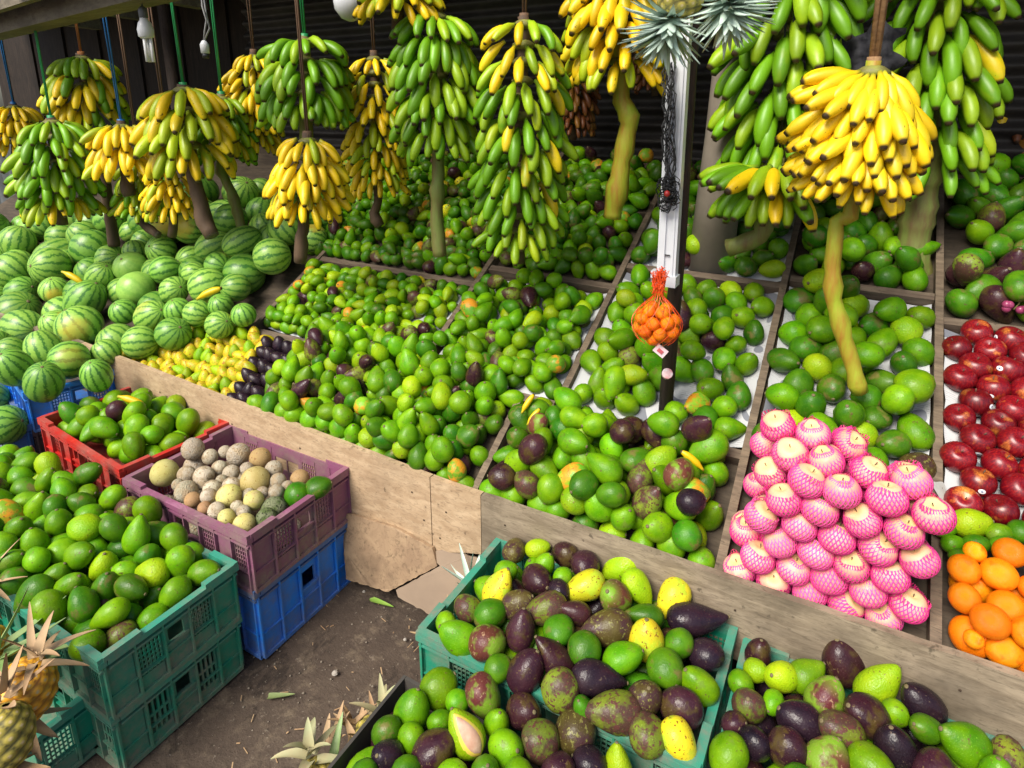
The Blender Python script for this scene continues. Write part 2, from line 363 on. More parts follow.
g.build('plank_wall', wood('wall_planks', (.035, .024, .017), (.016, .011, .008), (9, 9, 1)), label='dark brown vertical plank wall behind the far bunches and watermelons', cat='wall')
corr('corrugated_fence', -9.5, -5.4, 0, 1.32, 3.0, .14, .025, M_corl, False, 'grey upright corrugated sheet at the far end of the stall', 'fence')
t = empty('stall_roof', (-1, 2.4, 2.5), 'low dark shed roof of boards above the hanging bananas', 'roof')
g = MB(); g.box((-1.5, 1.5, 0), (11, 3.4, .03)); 
g.build('roof_sheet', simple('roof_underside', (.07, .06, .05), .8, (.04, .035, .03), 3), t)
for x in np.arange(-6.2, 4.2, .8):
    g = MB(); g.box((x, 1.3, -.06), (.05, 3.2, .08)); g.build('rafter', M_pole, t)
t.location = (-1, 2.0, 2.58)
# beam of the eave that shows top left
a = onz(0, 22, 2.0); b_ = onz(155, -22, 2.0); d = (b_ - a) / np.linalg.norm(b_ - a)
g = MB(); g.bar(a - d * 2.5, b_ + d * 1.6, .10, .13); g.bar(a - d * 2.5 + np.array([-.02, -.12, .10]), b_ + d * 1.6 + np.array([-.02, -.12, .10]), .03, .22)
g.build('roof_beam', M_beam, label='weathered grey timber beam under the eave above the far bananas', cat='beam')
g = MB()
for i in range(5):
    p = a + d * (-.6 + i * .7); g.bar(p + np.array([0.1, -.5, .12]), p + np.array([-.1, .75, .12]), .06, .07)
g.build('eave_rafters', M_beam, bpy.data.objects['roof_beam'])

# ------------------------------------------------------------ display stand
ST = empty('display_stand', (-1, 1.38, 0), 'long sloping wooden fruit stand divided into bins by planks', 'stand')
def stp(name, mb, mat, **kw):
    for i, p in enumerate(mb.v): mb.v[i] = (p[0] + 1, p[1] - 1.38, p[2])
    return mb.build(name, mat, ST, **kw)
def plank(x0, x1, zt0, zt1, zb0, zb1, y=1.38, th=.02):
    g = MB(); n = max(2, int(abs(x1 - x0) / .05)); v = []
    rs = random.Random(int(x0 * 100) + 999)
    for i in range(n + 1):
        u = i / n; x = x0 + (x1 - x0) * u; zt = zt0 + (zt1 - zt0) * u + rs.uniform(-.0015, .0015); zb = zb0 + (zb1 - zb0) * u + rs.uniform(-.004, .004)
        v += [(x, y - th, zb), (x, y - th, zt), (x, y, zt), (x, y, zb)]
    f = []
    for i in range(n):
        o = i * 4
        for k in range(4): f.append((o + k, o + (k + 1) % 4, o + 4 + (k + 1) % 4, o + 4 + k))
    f += [(3, 2, 1, 0), (4 * n, 4 * n + 1, 4 * n + 2, 4 * n + 3)]
    f = [tuple(reversed(q)) for q in f]
    g.add(v, f); return g
stp('front_board', plank(-2.95, -1.043, .585, .508, .31, .242), M_ply, label='tan plywood front board of the stand')
stp('front_board', plank(-1.04, -.86, .507, .506, .243, .30), M_ply)
stp('front_board', plank(-.858, 1.35, .506, .508, .305, .24), M_plyg, label='weathered grey-brown front board of the stand')
stp('front_board', plank(-4.9, -2.953, .62, .588, .30, .28), M_plyg)
# deck and dividers follow the slope
def slopeq(x0, x1, y0, y1, off, th=.015):
    g = MB(); v = []
    for (x, y) in ((x0, y0), (x1, y0), (x1, y1), (x0, y1)):
        v.append(np.array([x, y, PL(y)]) + NRM * off)
    v += [p - NRM * th for p in v]
    g.add(v, [(0, 1, 2, 3), (7, 6, 5, 4), (0, 4, 5, 1), (1, 5, 6, 2), (2, 6, 7, 3), (3, 7, 4, 0)]); return g
stp('deck', slopeq(-5.6, 1.35, 1.381, 3.0, -.035), M_dk)
DIV = [(-2.25, 1.40, 2.2), (-1.35, 1.73, 3.0), (-.78, 1.73, 3.0), (-.19, 1.385, 3.0), (.262, 1.385, 3.0), (.92, 1.385, 3.0), (-.905, 1.385, 1.70), (-2.75, 2.15, 3.0)]
for (x, y0, y1) in DIV:
    th = .022
    jig = random.uniform(-.01, .01)
    g = MB(); g.bar(np.array([x, y0, PL(y0)]) + NRM * -.022, np.array([x + jig, y1, PL(y1)]) + NRM * -.022, th, .062, up=NRM); stp('divider', g, M_div)
def cross(x0, x1, y0, y1, th=.03):
    g = MB(); g.bar(np.array([x0, y0, PL(y0)]) + NRM * -.024, np.array([x1, y1, PL(y1)]) + NRM * -.024, th, .056, up=NRM); stp('crossbar', g, M_divx)
for s_ in [(-2.24, -1.36, 1.716, 1.72), (-1.34, -.792, 1.715, 1.712), (-.768, -.202, 1.706, 1.70), (.275, .91, 1.665, 1.665),
           (-2.24, -1.36, 2.135, 2.125), (-1.338, -.792, 2.22, 2.21), (-.768, -.202, 2.32, 2.315), (-.178, .25, 2.352, 2.345), (.275, .91, 2.258, 2.26), (-4.9, -2.27, 1.70, 1.74)]:
    cross(*s_)
cross(-2.6, -1.37, 2.60, 2.62, .02); cross(-1.33, -.79, 2.62, 2.62, .02)
for x in np.arange(-4.6, 1.3, .74):
    g = MB(); g.bar((x, 1.44, 0), (x, 1.44, PL(1.44) - .09), .05, .05, up=(0, 1, 0)); g.bar((x, 2.9, 0), (x, 2.9, PL(2.9) - .09), .05, .05, up=(0, 1, 0)); stp('leg', g, M_pole)
g = MB(); g.box((-.95, 1.405, .13), (.05, .02, .26)); stp('leg_board', g, M_div)

M_nail = simple('rusty_nail', (.06, .035, .02), .7)
for (px, py) in ((160, 392), (232, 424), (236, 440), (300, 448), (412, 492), (424, 520), (446, 512), (440, 538), (505, 525), (520, 545), (640, 572), (735, 610), (850, 650), (960, 690), (330, 470), (585, 560)):
    c = ony(px, py, 1.3585); g = MB(); g.lathe([(.001, 0), (.0028, .0006), (.0028, .0016), (.001, .002)], 8, M=Matrix.Translation(c) @ Matrix.Rotation(math.pi / 2, 4, 'X')); stp('nail', g, M_nail)
# newspapers under the sparse bins
def paper_mat():
    m, nt, b = newmat('newsprint', .85, .2); tc = N(nt, 'ShaderNodeTexCoord').outputs['Object']
    br = N(nt, 'ShaderNodeTexBrick'); br.inputs['Scale'].default_value = 1; br.inputs['Color1'].default_value = (.50, .50, .50, 1); br.inputs['Color2'].default_value = (.30, .30, .31, 1)
    br.inputs['Mortar'].default_value = (.50, .51, .52, 1); br.inputs['Mortar Size'].default_value = .0022; br.inputs['Brick Width'].default_value = .04; br.inputs['Row Height'].default_value = .006
    nt.links.new(tc, br.inputs['Vector'])
    n1 = noise(nt, tc, 9, 1); n3 = noise(nt, tc, 13, 0)
    col = mix(nt, ramp(nt, n1, .45, .5), br.outputs[0], (.50, .51, .52))
    col = mix(nt, ramp(nt, n3, .64, .645), col, (.20, .21, .24))
    nt.links.new(col, b.inputs['Base Color']); bump(nt, b, noise(nt, tc, 25, 3), .4, .004); return m
M_news = paper_mat()
def newspaper(x0, x1, y0, y1, lab):
    g = MB(); rs = random.Random(int(x0 * 50 + y0 * 90)); nx, ny = 14, 16; v = []
    for j in range(ny + 1):
        for i in range(nx + 1):
            x = x0 + (x1 - x0) * i / nx; y = y0 + (y1 - y0) * j / ny
            e = max(0, abs(i / nx - .5) * 2 - .9) * .15
            v.append(np.array([x + rs.uniform(-.003, .003), y, PL(y)]) + NRM * (-.030 + rs.uniform(0, .005) + e))
    f = [(j * (nx + 1) + i, j * (nx + 1) + i + 1, (j + 1) * (nx + 1) + i + 1, (j + 1) * (nx + 1) + i) for j in range(ny) for i in range(nx)]
    c = np.array([(x0 + x1) / 2, (y0 + y1) / 2, PL((y0 + y1) / 2)]); g.add([p - c for p in v], f)
    o = g.build('newspaper', M_news, smooth=True, label=lab, cat='newspaper', group='newspapers lining the bins'); o.location = c
newspaper(-2.2, -1.37, 1.75, 2.10, 'newspaper lining the bin of the smallest green avocados')
newspaper(-1.32, -.80, 1.74, 2.19, 'newspaper lining the avocado bin left of the orange net bag')
newspaper(-.765, -.205, 1.73, 2.30, 'newspaper lining the avocado bin behind the orange net bag and post')
newspaper(-.175, .245, 1.73, 2.33, 'newspaper lining the avocado bin behind the pink netted apples')
newspaper(.28, .90, 1.69, 2.24, 'newspaper lining the bin of dark red apples')
newspaper(-.765, -.205, 2.35, 2.8, 'newspaper in the shaded bin behind the post')

# ------------------------------------------------------------ fruit meshes
def prof(k, p, L, n=13):
    out = []
    for i in range(n):
        s = i / (n - 1); s = .03 + .94 * s; u = (1 - math.cos(math.pi * s)) / 2
        out.append((2 * math.sqrt(u * (1 - u)) * (1 - k * u ** p), (u - .5) * 2 * L))
    mx = max(r for r, z in out); return [(r / mx, z) for r, z in out]
def avo(k, p, L, bend=0.0, n=18, rings=13, seed=1):
    g = MB(); pr = prof(k, p, L, rings); rs = random.Random(seed); a1, a2 = rs.uniform(0, 6), rs.uniform(0, 6)
    g.lathe(pr, n, 0, wob=lambda a, t: 1 + .050 * math.sin(2 * a + a1) + .030 * math.sin(3 * a + a2 + 3 * t) + .015 * math.sin(5 * t * 3 + a))
    r, z = pr[-1]; zz = z
    g.lathe([(r * 1.05 + .03, zz - .02), (.13, zz + .012), (.11, zz + .05), (.05, zz + .06)], 8, 1)
    for i, v in enumerate(g.v):
        u = max(0, v[2] / L); g.v[i] = (v[0] + bend * u * u, v[1], v[2])
    return g
AV = {'round': avo(.15, 1.5, 1.10, seed=2), 'oval': avo(.28, 1.6, 1.28, seed=3), 'pear': avo(.52, 1.4, 1.42, .09, seed=4), 'neck': avo(.66, 1.25, 1.75, .28, seed=5)}
AVME = {}
def avmesh(shape, colr):
    k = (shape, colr)
    if k not in AVME: AVME[k] = AV[shape].mesh('avocado', [G[colr], M_nub], True)
    return AVME[k]
CNAME = {'grn': 'glossy green', 'dgn': 'deep green', 'lim': 'pale lime green', 'yel': 'spotted yellow', 'pur': 'dark purple', 'drk': 'almost black',
         'bgn': 'speckled brown-green', 'brn': 'brown', 'bpr': 'purple-green', 'org': 'orange-cheeked green'}
AVOS = []     # (centre, radius, quaternion, shape, colour, zone)
def put(P, r, q, shape, colr, zone): AVOS.append((np.array(P, float), r, q, shape, colr, zone))
def pick(weights):
    ks = list(weights); p = np.array([weights[k] for k in ks], float); return ks[RS.choice(len(ks), p=p / p.sum())]
SHAPES = {'round': 2.5, 'oval': 5, 'pear': 4}
GREENS = {'grn': 12, 'dgn': 3, 'lim': 1.2, 'pur': .5, 'org': .25, 'bgn': .5}
def imgdir(P, ang, toward=0.25):
    """unit direction at P that points to the angle ANG (0 right, 90 up) in the picture, tilted a little to the viewer"""
    a = rad(ang); v = RT * math.cos(a) + UP * math.sin(a); view = (OR - P) / np.linalg.norm(OR - P)
    v = v + view * toward; return v / np.linalg.norm(v)
def hand(lst, ox, oy, sc, h, zone):
    out = []
    for it in lst:
        zx, zy, rr, sh, co = it[:5]; ang = it[5] if len(it) > 5 else None
        px, py = ox + zx / sc, oy + zy / sc; P = onh(px, py, h); r = 1.05 * rr / sc / FPX * depth(P)
        if ang is None: q = rotto(imgdir(P, RS.uniform(0, 360), RS.uniform(-1.5, 2.0)), RS.uniform(0, 6))
        else: q = rotto(imgdir(P, ang, RS.uniform(-.05, .35)), RS.uniform(0, 6))
        put(P, r, q, sh, co, zone); out.append((P, r))
    # let neighbours settle apart so that they touch instead of cutting through each other
    return out
def relax(i0, i1, it=40, k=.93, fix=None, inner=None):
    P = np.array([AVOS[i][0] for i in range(i0, i1)]); R = np.array([AVOS[i][1] for i in range(i0, i1)]); P0 = P.copy()
    for _ in range(it):
        D = P[:, None] - P[None]; L = np.linalg.norm(D, axis=2) + np.eye(len(P)); S = (R[:, None] + R[None]) * k
        ov = np.clip(S - L, 0, None) * (1 - np.eye(len(P)))
        P = P + (D / L[..., None] * ov[..., None] * .25).sum(1)
        P = P0 + (P - P0) * .97
        if inner:
            x0, x1, y0, y1, zr = inner
            low = P[:, 2] - R * .3 < zr
            P[:, 0] = np.where(low, np.clip(P[:, 0], x0 + R, x1 - R), P[:, 0]); P[:, 1] = np.where(low, np.clip(P[:, 1], y0 + R, y1 - R), P[:, 1])
    for j, i in enumerate(range(i0, i1)): AVOS[i] = (P[j],) + AVOS[i][1:]
def filler(x0, x1, y0, y1, h, dz, n, rr, cols, shapes, zone, tries=4000, k=.86):
    spots = [(a[0], a[1]) for a in AVOS if x0 - .1 < a[0][0] < x1 + .1 and y0 - .1 < a[0][1] < y1 + .1]
    c = 0
    for _ in range(tries):
        if c >= n: break
        r = RS.uniform(*rr); x, y = RS.uniform(x0 + r, x1 - r), RS.uniform(y0 + r, y1 - r); z = h(x, y) - RS.uniform(*dz); P = np.array([x, y, z])
        A = np.array([s[0] for s in spots]) if spots else np.zeros((0, 3)); B = np.array([s[1] for s in spots])
        if len(spots) and (np.linalg.norm(A - P, axis=1) < (B + r) * k).any(): continue
        put(P, r, rquat(), pick(shapes), pick(cols), zone); spots.append((P, r)); c += 1
def pack(n, box, base, target, rr, k=.9, K=500, mask=None):
    """drop fruit one by one where it comes to rest lowest under the wanted surface of the heap"""
    x0, x1, y0, y1 = box; C = np.zeros((0, 3)); R = np.zeros(0)
    for _ in range(n):
        r = RS.uniform(*rr); X = RS.uniform(x0 + r, x1 - r, K); Y = RS.uniform(y0 + r * .95, y1 - r * .9, K)
        if mask is not None:
            mk = mask(X, Y); X, Y = X[mk], Y[mk]
            if len(X) == 0: continue
        Z = base(X, Y) + r * 1.1
        if len(C):
            d2 = (X[:, None] - C[None, :, 0]) ** 2 + (Y[:, None] - C[None, :, 1]) ** 2; S = (R[None] + r) * k
            zz = np.where(d2 < S ** 2, C[None, :, 2] + np.sqrt(np.clip(S ** 2 - d2, 0, None)), -9).max(1); Z = np.maximum(Z, zz)
        e = Z + r * .6 - target(X, Y); i = int(np.argmin(e))
        if e[i] > 0.01: continue
        C = np.vstack([C, [X[i], Y[i], Z[i]]]); R = np.append(R, r)
    return C, R
def dk(X, Y): return .47 + (Y - 1.38) * SLOPE - .03

# ------------------------------------------------------------ plastic crates
def crate(cx, cy, z0, L, W, H, mat, rimmat, lab, rz=0.0, style='lattice', group='plastic fruit crates', cat='crate'):
    """open plastic crate, L along x, W along y; parts: base, side wall of four, rim"""
    t = empty('plastic_crate', (cx, cy, z0), lab, cat, group, rz)
    g = MB(); g.box((0, 0, .012), (L - .03, W - .03, .012)); g.build('base', mat, t)
    th = .006
    for (ax, s_, ln, off) in (('x', -1, L, W / 2), ('x', 1, L, W / 2), ('y', -1, W, L / 2), ('y', 1, W, L / 2)):
        g = MB()
        def bx(u0, u1, z0_, z1_, o0, o1, tp=True):
            # u along the side, o outward from the wall
            uc, zc, oc = (u0 + u1) / 2, (z0_ + z1_) / 2, s_ * (off + (o0 + o1) / 2)
            if ax == 'x': g.box((uc, oc, zc), (u1 - u0, o1 - o0, z1_ - z0_))
            else: g.box((oc, uc, zc), (o1 - o0, u1 - u0, z1_ - z0_))
        h = H; e = ln / 2
        n = 8 if ln > .5 else 5; pw = ln / n
        hw = .055                                   # half the hand hole
        for i in range(n):
            u0 = -e + i * pw; u1 = u0 + pw; u0 += .004; u1 -= .004; mid = abs((u0 + u1) / 2) < pw * .9
            top = h * .93
            if mid and (n % 2 == 0 or abs((u0 + u1) / 2) < .01):
                bx(u0 - .004, u1 + .004, .004, h * .50, -th, 0); bx(u0 - .004, u1 + .004, h * .74, top, -th, 0)
                for uu in ((u0,) if u0 < -.01 else ()) : bx(uu - .004, uu + .010, h * .5, h * .74, -th, 0)
                if u1 > .01: bx(u1 - .010, u1 + .004, h * .5, h * .74, -th, 0)
                bx(u0, u1, h * .47, h * .505, 0, .006)
            elif style == 'lattice' and i % 2 == 1:
                bx(u0, u1, .004, h * .28, -th, 0); bx(u0, u1, h * .82, top, -th, 0)
                m_ = 6
                for q in range(m_ + 1): bx(u0 + (u1 - u0 - .003) * q / m_, u0 + (u1 - u0 - .003) * q / m_ + .003, h * .28, h * .82, -th, -.001)
                for q in range(1, 7): bx(u0, u1, h * (.28 + .54 * q / 7), h * (.28 + .54 * q / 7) + .003, -th + .001, -.002)
            elif style == 'slot' and i % 2 == 1:
                bx(u0, u1, .004, h * .2, -th, 0); bx(u0, u1, h * .84, top, -th, 0); bx(u0, u1, h * .5, h * .54, -th, 0)
                for q in range(5): bx(u0 + (u1 - u0 - .006) * q / 4, u0 + (u1 - u0 - .006) * q / 4 + .006, h * .2, h * .84, -th, -.0005)
            else: bx(u0, u1, .004, top, -th, 0)
            bx(u0 - .006, u0 - .001, .006, h * .96, -.0055, .010)          # upright rib
        bx(e - .006, e - .001, .006, h * .96, -.0055, .009)
        bx(-e + .001, e - .001, .0, .012, -.005, .008); bx(-e + .001, e - .001, h * .34, h * .36, -.004, .006)
        g.build('side_wall', mat, t)
    g = MB(); o = .011; rt = .016
    z = H - rt / 2
    # lip: raised corners, lower middle
    for s_ in (-1, 1):
        g.box((0, s_ * (W / 2 + .003), z), (L + 2 * o, .020, rt)); g.box((s_ * (L / 2 + .003), 0, z), (.020, W - .0175, rt - .001))
        g.box((0, s_ * (W / 2 + .003), z - .022), (L + .012, .013, .006)); g.box((s_ * (L / 2 + .003), 0, z - .022), (.013, W - .02, .0055))
        for q in (-1, 1):
            g.box((q * (L / 2 - .040), s_ * (W / 2 + .003), H + .005), (.10, .019, .012)); g.box((q * (L / 2 + .003), s_ * (W / 2 - .045), H + .005), (.0195, .09, .0125))
    g.build('rim', rimmat, t)
    return t
crate(-.4675, 1.172, .195, .655, .375, .175, P_teal, P_tealrim, 'teal crate against the front board, heaped with purple and yellow avocados')
crate(-.4675, 1.172, .02, .655, .375, .175, P_teal, P_tealrim, 'lower teal crate under the crate of purple and yellow avocados', style='slot')
crate(.225, 1.165, .18, .65, .38, .17, P_green, P_tealrim, 'green crate of large dark avocados below the pink netted apples')
crate(.225, 1.165, .01, .65, .38, .17, P_green, P_tealrim, 'lower green crate under the large dark avocados', style='slot')
crate(-1.715, .748, .176, .60, .355, .176, P_teal, P_tealrim, 'upper teal crate heaped with green avocados beside the pineapples')
crate(-1.715, .748, .0, .585, .345, .176, P_teal, P_tealrim, 'dusty teal crate with slots on the ground under the green avocados', style='slot')
crate(-2.34, .748, .176, .60, .355, .176, P_teal, P_tealrim, 'second upper teal crate hidden under the left of the green heap')
crate(-2.34, .748, .0, .585, .345, .176, P_grey, P_grey, 'lower grey crate hidden under the left of the green heap')
crate(-1.675, 1.165, .24, .575, .395, .19, P_pur, P_pur, 'maroon crate holding round wood apples on the blue crate')
crate(-1.675, 1.165, .0, .565, .385, .24, P_blue, P_blue2, 'bright blue crate on the ground under the maroon crate', style='plain')
crate(-2.315, 1.20, .27, .62, .38, .17, P_red, P_red, 'red crate of green avocados with a pale yellow banana on top', rz=rad(-5))
crate(-2.315, 1.20, .0, .60, .37, .265, P_purd, P_purd, 'dark maroon crate on the ground under the red crate')
RZ = rad(-14)
GC = onz(31, 389, .50); GC2 = onz(127, 368, .50)
rx = np.array([math.cos(RZ), math.sin(RZ), 0]); ry = np.array([-math.sin(RZ), math.cos(RZ), 0])
GCEN = (GC + GC2) / 2 - rx * .275 + ry * -.01
crate(GCEN[0], GCEN[1], .33, .58, .36, .17, P_blue, P_blue, 'blue crate of striped watermelons at the end of the front board', rz=RZ)
crate(GCEN[0], GCEN[1], .16, .56, .35, .17, P_purd, P_purd, 'maroon crate under the blue crate of watermelons', rz=RZ)
crate(GCEN[0], GCEN[1], .0, .56, .35, .16, P_grey, P_grey, 'bottom grey crate under the watermelon crates', rz=RZ)
HC = onz(30, 424, .36)
crate(HC[0] - .31, HC[1] - .12, .19, .58, .36, .17, P_blue2, P_blue2, 'faded blue crate with one big watermelon behind the green heap', rz=RZ)
crate(HC[0] - .31, HC[1] - .12, .0, .56, .35, .19, P_grey, P_grey, 'grey crate on the ground under the faded blue crate', rz=RZ)
# pineapple crate bottom left
PC = onz(70, 712, .17)
crate(PC[0] - .27, PC[1] - .10, .0, .52, .34, .17, P_teal, P_tealrim, 'teal crate under the pineapples nearest the camera')
# black cardboard carton of the front avocados
t = empty('cardboard_carton', (-.455, .70, 0), 'dark open cardboard carton of mixed avocados before the teal crate', 'carton')
M_ct = simple('wet_cardboard', (.07, .06, .05), .85, (.03, .028, .025), 6, .3)
for nm, c, s_ in (('side_panel', (-.345, 0, .15), (.008, .44, .30)), ('side_panel', (.345, 0, .15), (.008, .44, .30)), ('side_panel', (0, .216, .15), (.68, .008, .30)), ('side_panel', (0, -.216, .15), (.68, .008, .30)), ('base', (0, 0, .004), (.68, .42, .006))):
    g = MB(); g.box(c, s_); g.build(nm, M_ct, t)

# ------------------------------------------------------------ avocados in the near crates (each placed as it lies)
def hA(x, y): return .375 + .065 * max(0, 1 - ((x + .4675) / .36) ** 2) * max(.2, 1 - ((y - 1.24) / .30) ** 2)
def hC(x, y): return .315 + .04 * max(0, 1 - ((x + .455) / .40) ** 2)
def hB(x, y): return .358 + .055 * max(0, 1 - ((x - .25) / .42) ** 2) * max(.2, 1 - ((y - 1.2) / .30) ** 2)
A_ = [(345,30,33,'oval','brn'),(415,25,28,'oval','lim',12),(500,45,37,'round','pur'),(435,75,31,'oval','grn',60),(320,95,30,'oval','grn',20),(415,120,44,'round','pur'),
(297,147,45,'pear','yel',62),(490,112,28,'round','grn'),(555,75,42,'round','pur'),(480,155,34,'round','drk'),(550,142,46,'pear','yel',205),(665,77,44,'pear','lim',215),
(648,172,47,'round','bpr'),(718,145,40,'pear','lim',-55),(820,178,46,'pear','yel',235),(895,238,46,'neck','drk',-3),(210,210,40,'round','bgn'),(265,238,45,'round','dgn'),
(180,285,46,'oval','grn',150),(362,195,40,'oval','brn',30),(433,215,46,'pear','bgn',200),(525,220,38,'pear','pur',160),(365,270,46,'pear','pur',85),(262,312,53,'round','bpr'),
(455,345,44,'neck','pur',128),(470,290,44,'round','dgn'),(620,268,52,'pear','brn',188),(560,335,47,'round','dgn'),(672,355,47,'oval','grn',20),(735,235,36,'neck','dgn',170),
(748,300,50,'oval','yel',90),(838,315,42,'round','dgn'),(922,345,48,'round','drk'),(380,385,52,'oval','pur',60),(490,452,53,'round','bgn'),(600,415,46,'neck','drk',-4),
(800,380,52,'round','dgn'),(885,445,50,'oval','grn',130),(745,480,50,'round','brn'),(848,502,59,'round','pur'),(640,512,58,'pear','bgn',180),(750,585,53,'round','bgn'),
(840,600,48,'pear','yel',-60),(300,365,38,'round','dgn'),(545,500,34,'oval','dgn'),(150,262,30,'round','grn')]
i0 = len(AVOS); hand(A_, 400, 540, 3.012, hA, 'A'); relax(i0, len(AVOS), inner=(-.785, -.15, .995, 1.352, .37))
filler(-.78, -.15, .99, 1.355, hA, (.05, .10), 34, (.036, .043), {'pur': 3, 'dgn': 2, 'grn': 2, 'drk': 2}, SHAPES, 'A')
C_ = [(125,455,54,'round','grn'),(40,515,52,'oval','grn',75),(245,490,54,'pear','bpr',-62),(375,520,50,'round','pur'),(430,610,56,'round','bgn'),(520,583,60,'round','brn'),
(325,622,52,'round','grn'),(80,645,57,'oval','pur',35),(40,600,40,'round','grn'),(180,482,34,'round','grn'),(288,545,38,'oval','grn'),(118,548,34,'round','grn'),
(650,680,45,'pear','lim',95),(470,688,50,'round','pur'),(575,672,44,'round','drk'),(255,700,45,'round','dgn'),(-40,585,42,'round','dgn'),(-55,660,46,'oval','drk'),(-95,700,44,'round','dgn'),
(30,700,44,'round','dgn'),(150,715,46,'oval','grn'),(360,720,50,'round','grn'),(560,760,50,'round','dgn'),(660,790,50,'round','pur'),(-20,770,50,'round','grn'),(90,790,50,'oval','brn'),(460,790,50,'oval','grn')]
i0 = len(AVOS); hand(C_, 400, 540, 3.012, hC, 'C'); relax(i0, len(AVOS))
HALF_AT = onh(400 + 195 / 3.012, 540 + 600 / 3.012, hC)
filler(-.79, -.12, .50, .905, hC, (.05, .09), 30, (.038, .044), {'pur': 2, 'dgn': 2, 'grn': 4, 'drk': 1}, SHAPES, 'C')
B_ = [(40,490,44,'round','lim'),(110,515,42,'pear','grn',30),(228,452,58,'oval','pur',105),(165,552,56,'oval','bpr',60),(330,515,52,'pear','lim',40),(465,588,54,'oval','drk',130),
(82,648,58,'oval','drk',145),(298,628,57,'oval','pur',150),(212,655,57,'oval','bgn',150),(375,605,36,'round','grn'),(-5,580,32,'round','grn'),(25,700,52,'round','pur'),(180,738,58,'oval','bpr',60),
(305,750,58,'round','grn'),(392,708,55,'oval','drk',100),(455,750,56,'round','pur'),(580,705,60,'pear','grn',150),(500,655,42,'oval','dgn'),(720,740,50,'oval','bgn'),(-28,435,40,'oval','pur'),(-3,475,32,'round','lim'),
(-35,580,46,'round','bgn'),(-78,520,36,'round','grn'),(-78,645,36,'round','pur'),(-103,722,54,'round','grn'),(-20,692,44,'round','drk'),(660,770,50,'oval','grn'),(85,790,50,'round','dgn'),(560,790,50,'pur','x')]
B_ = [b for b in B_ if b[3] != 'pur']
i0 = len(AVOS); hand(B_, 768, 512, 3.0, hB, 'B'); relax(i0, len(AVOS), inner=(-.095, .545, .98, 1.35, .345))
filler(-.09, .54, .98, 1.35, hB, (.055, .10), 30, (.038, .045), {'pur': 3, 'dgn': 2, 'grn': 2, 'drk': 2}, SHAPES, 'B')

def layers(x0, x1, y0, y1, rr, nl, prob, jit=.18, base=-.03, mask=None, shrink=.5):
    """fruit stacked in offset rows on the sloping deck, NL layers deep"""
    out = []; rm = sum(rr) / 2; nc = max(2, int((x1 - x0) / (2 * rm * .97))); dx = (x1 - x0) / nc
    for L in range(nl):
        yy = y0 + rm * (.95 + L * .62); j = 0; hgt = base + rm * (1.0 + L * 1.5)
        while yy < y1 - rm * .6:
            odd = (j + L) % 2
            for i in range(nc - odd):
                x = x0 + dx * (.5 + .5 * odd + i) + (RS.uniform(-.1, .1) * rm)
                if x < x0 + rm * (.8 + shrink * L) or x > x1 - rm * (.8 + shrink * L): continue
                if RS.rand() < prob[L] and not (mask and not mask(x, yy, L)):
                    r = RS.uniform(*rr); P = np.array([x, yy, PL(yy)]) + NRM * hgt + RS.normal(size=3) * rm * jit
                    P[1] = max(P[1], y0 + r * (1.22 - .25 * L)); out.append((P, r))
            yy += 1.70 * rm * math.cos(SA); j += 1
    return out
# left heap: two teal crates under one mound of green fruit
def tD(X, Y):
    m_ = np.clip(1 - ((X + 2.12) / .78) ** 2, 0, 1) * np.clip(1 - ((Y - .80) / .42) ** 2, 0, 1)
    return .365 + .125 * m_
C, R = pack(200, (-2.64, -1.425, .50, .95), lambda X, Y: np.full_like(X, .27), tD, (.033, .040), k=.92, mask=lambda X, Y: (Y > .585) | (X < -2.1))
for c, r in zip(C, R): put(c, r, rotto(imgdir(c, RS.uniform(0, 360), RS.uniform(-.6, .9)), RS.uniform(0, 6)), pick({'round': 2, 'oval': 6, 'pear': 2.5}), pick({'grn': 16, 'dgn': 4, 'lim': .8, 'bgn': .6, 'org': .6, 'bpr': .3}), 'D')
# red crate
def tF(X, Y): return .445 + .075 * np.clip(1 - ((X + 2.315) / .36) ** 2, 0, 1) * np.clip(1 - ((Y - 1.2) / .24) ** 2, 0, 1)
C, R = pack(75, (-2.60, -2.035, 1.045, 1.365), lambda X, Y: np.full_like(X, .35), tF, (.036, .043), k=.92)
for i, (c, r) in enumerate(zip(C, R)): put(c, r, rotto(imgdir(c, RS.uniform(0, 360), RS.uniform(-.6, .9)), RS.uniform(0, 6)), pick({'round': 3, 'oval': 5, 'pear': 2.5}), pick({'grn': 16, 'dgn': 4, 'lim': 1, 'pur': .5}), 'F')
# front row piles
def tP1(X, Y): return PL(Y) + .076 + .06 * np.clip(1 - ((X + 1.65) / .55) ** 2, 0, 1) * np.clip((Y - 1.38) / .2, 0, 1)
LL = layers(-1.93, -.915, 1.372, 1.80, (.030, .037), 3, (1, .97, .35), mask=lambda x, y, L: (y < 1.71 + .02 * L) or (x < -1.45 and y < 1.78))
for i, (c, r) in enumerate(LL):
    q = rotto(Vector((RS.normal() * .5, RS.normal() * .5 - .2, 1)), RS.uniform(0, 6)) if RS.rand() < .6 else rquat()
    put(c, r, q, ('round' if c[1] < 1.43 and i % 2 else 'oval' if c[1] < 1.43 else pick({'round': 3, 'oval': 4, 'pear': 6})), pick({'grn': 12, 'lim': 1.8, 'dgn': 3, 'pur': 1.3, 'org': .7, 'bgn': .6, 'drk': .4}), 'P1')
def tP2(X, Y): return PL(Y) + .080 + .055 * np.clip(1 - ((X + .56) / .38) ** 2, 0, 1) * np.clip((Y - 1.38) / .2, 0, 1)
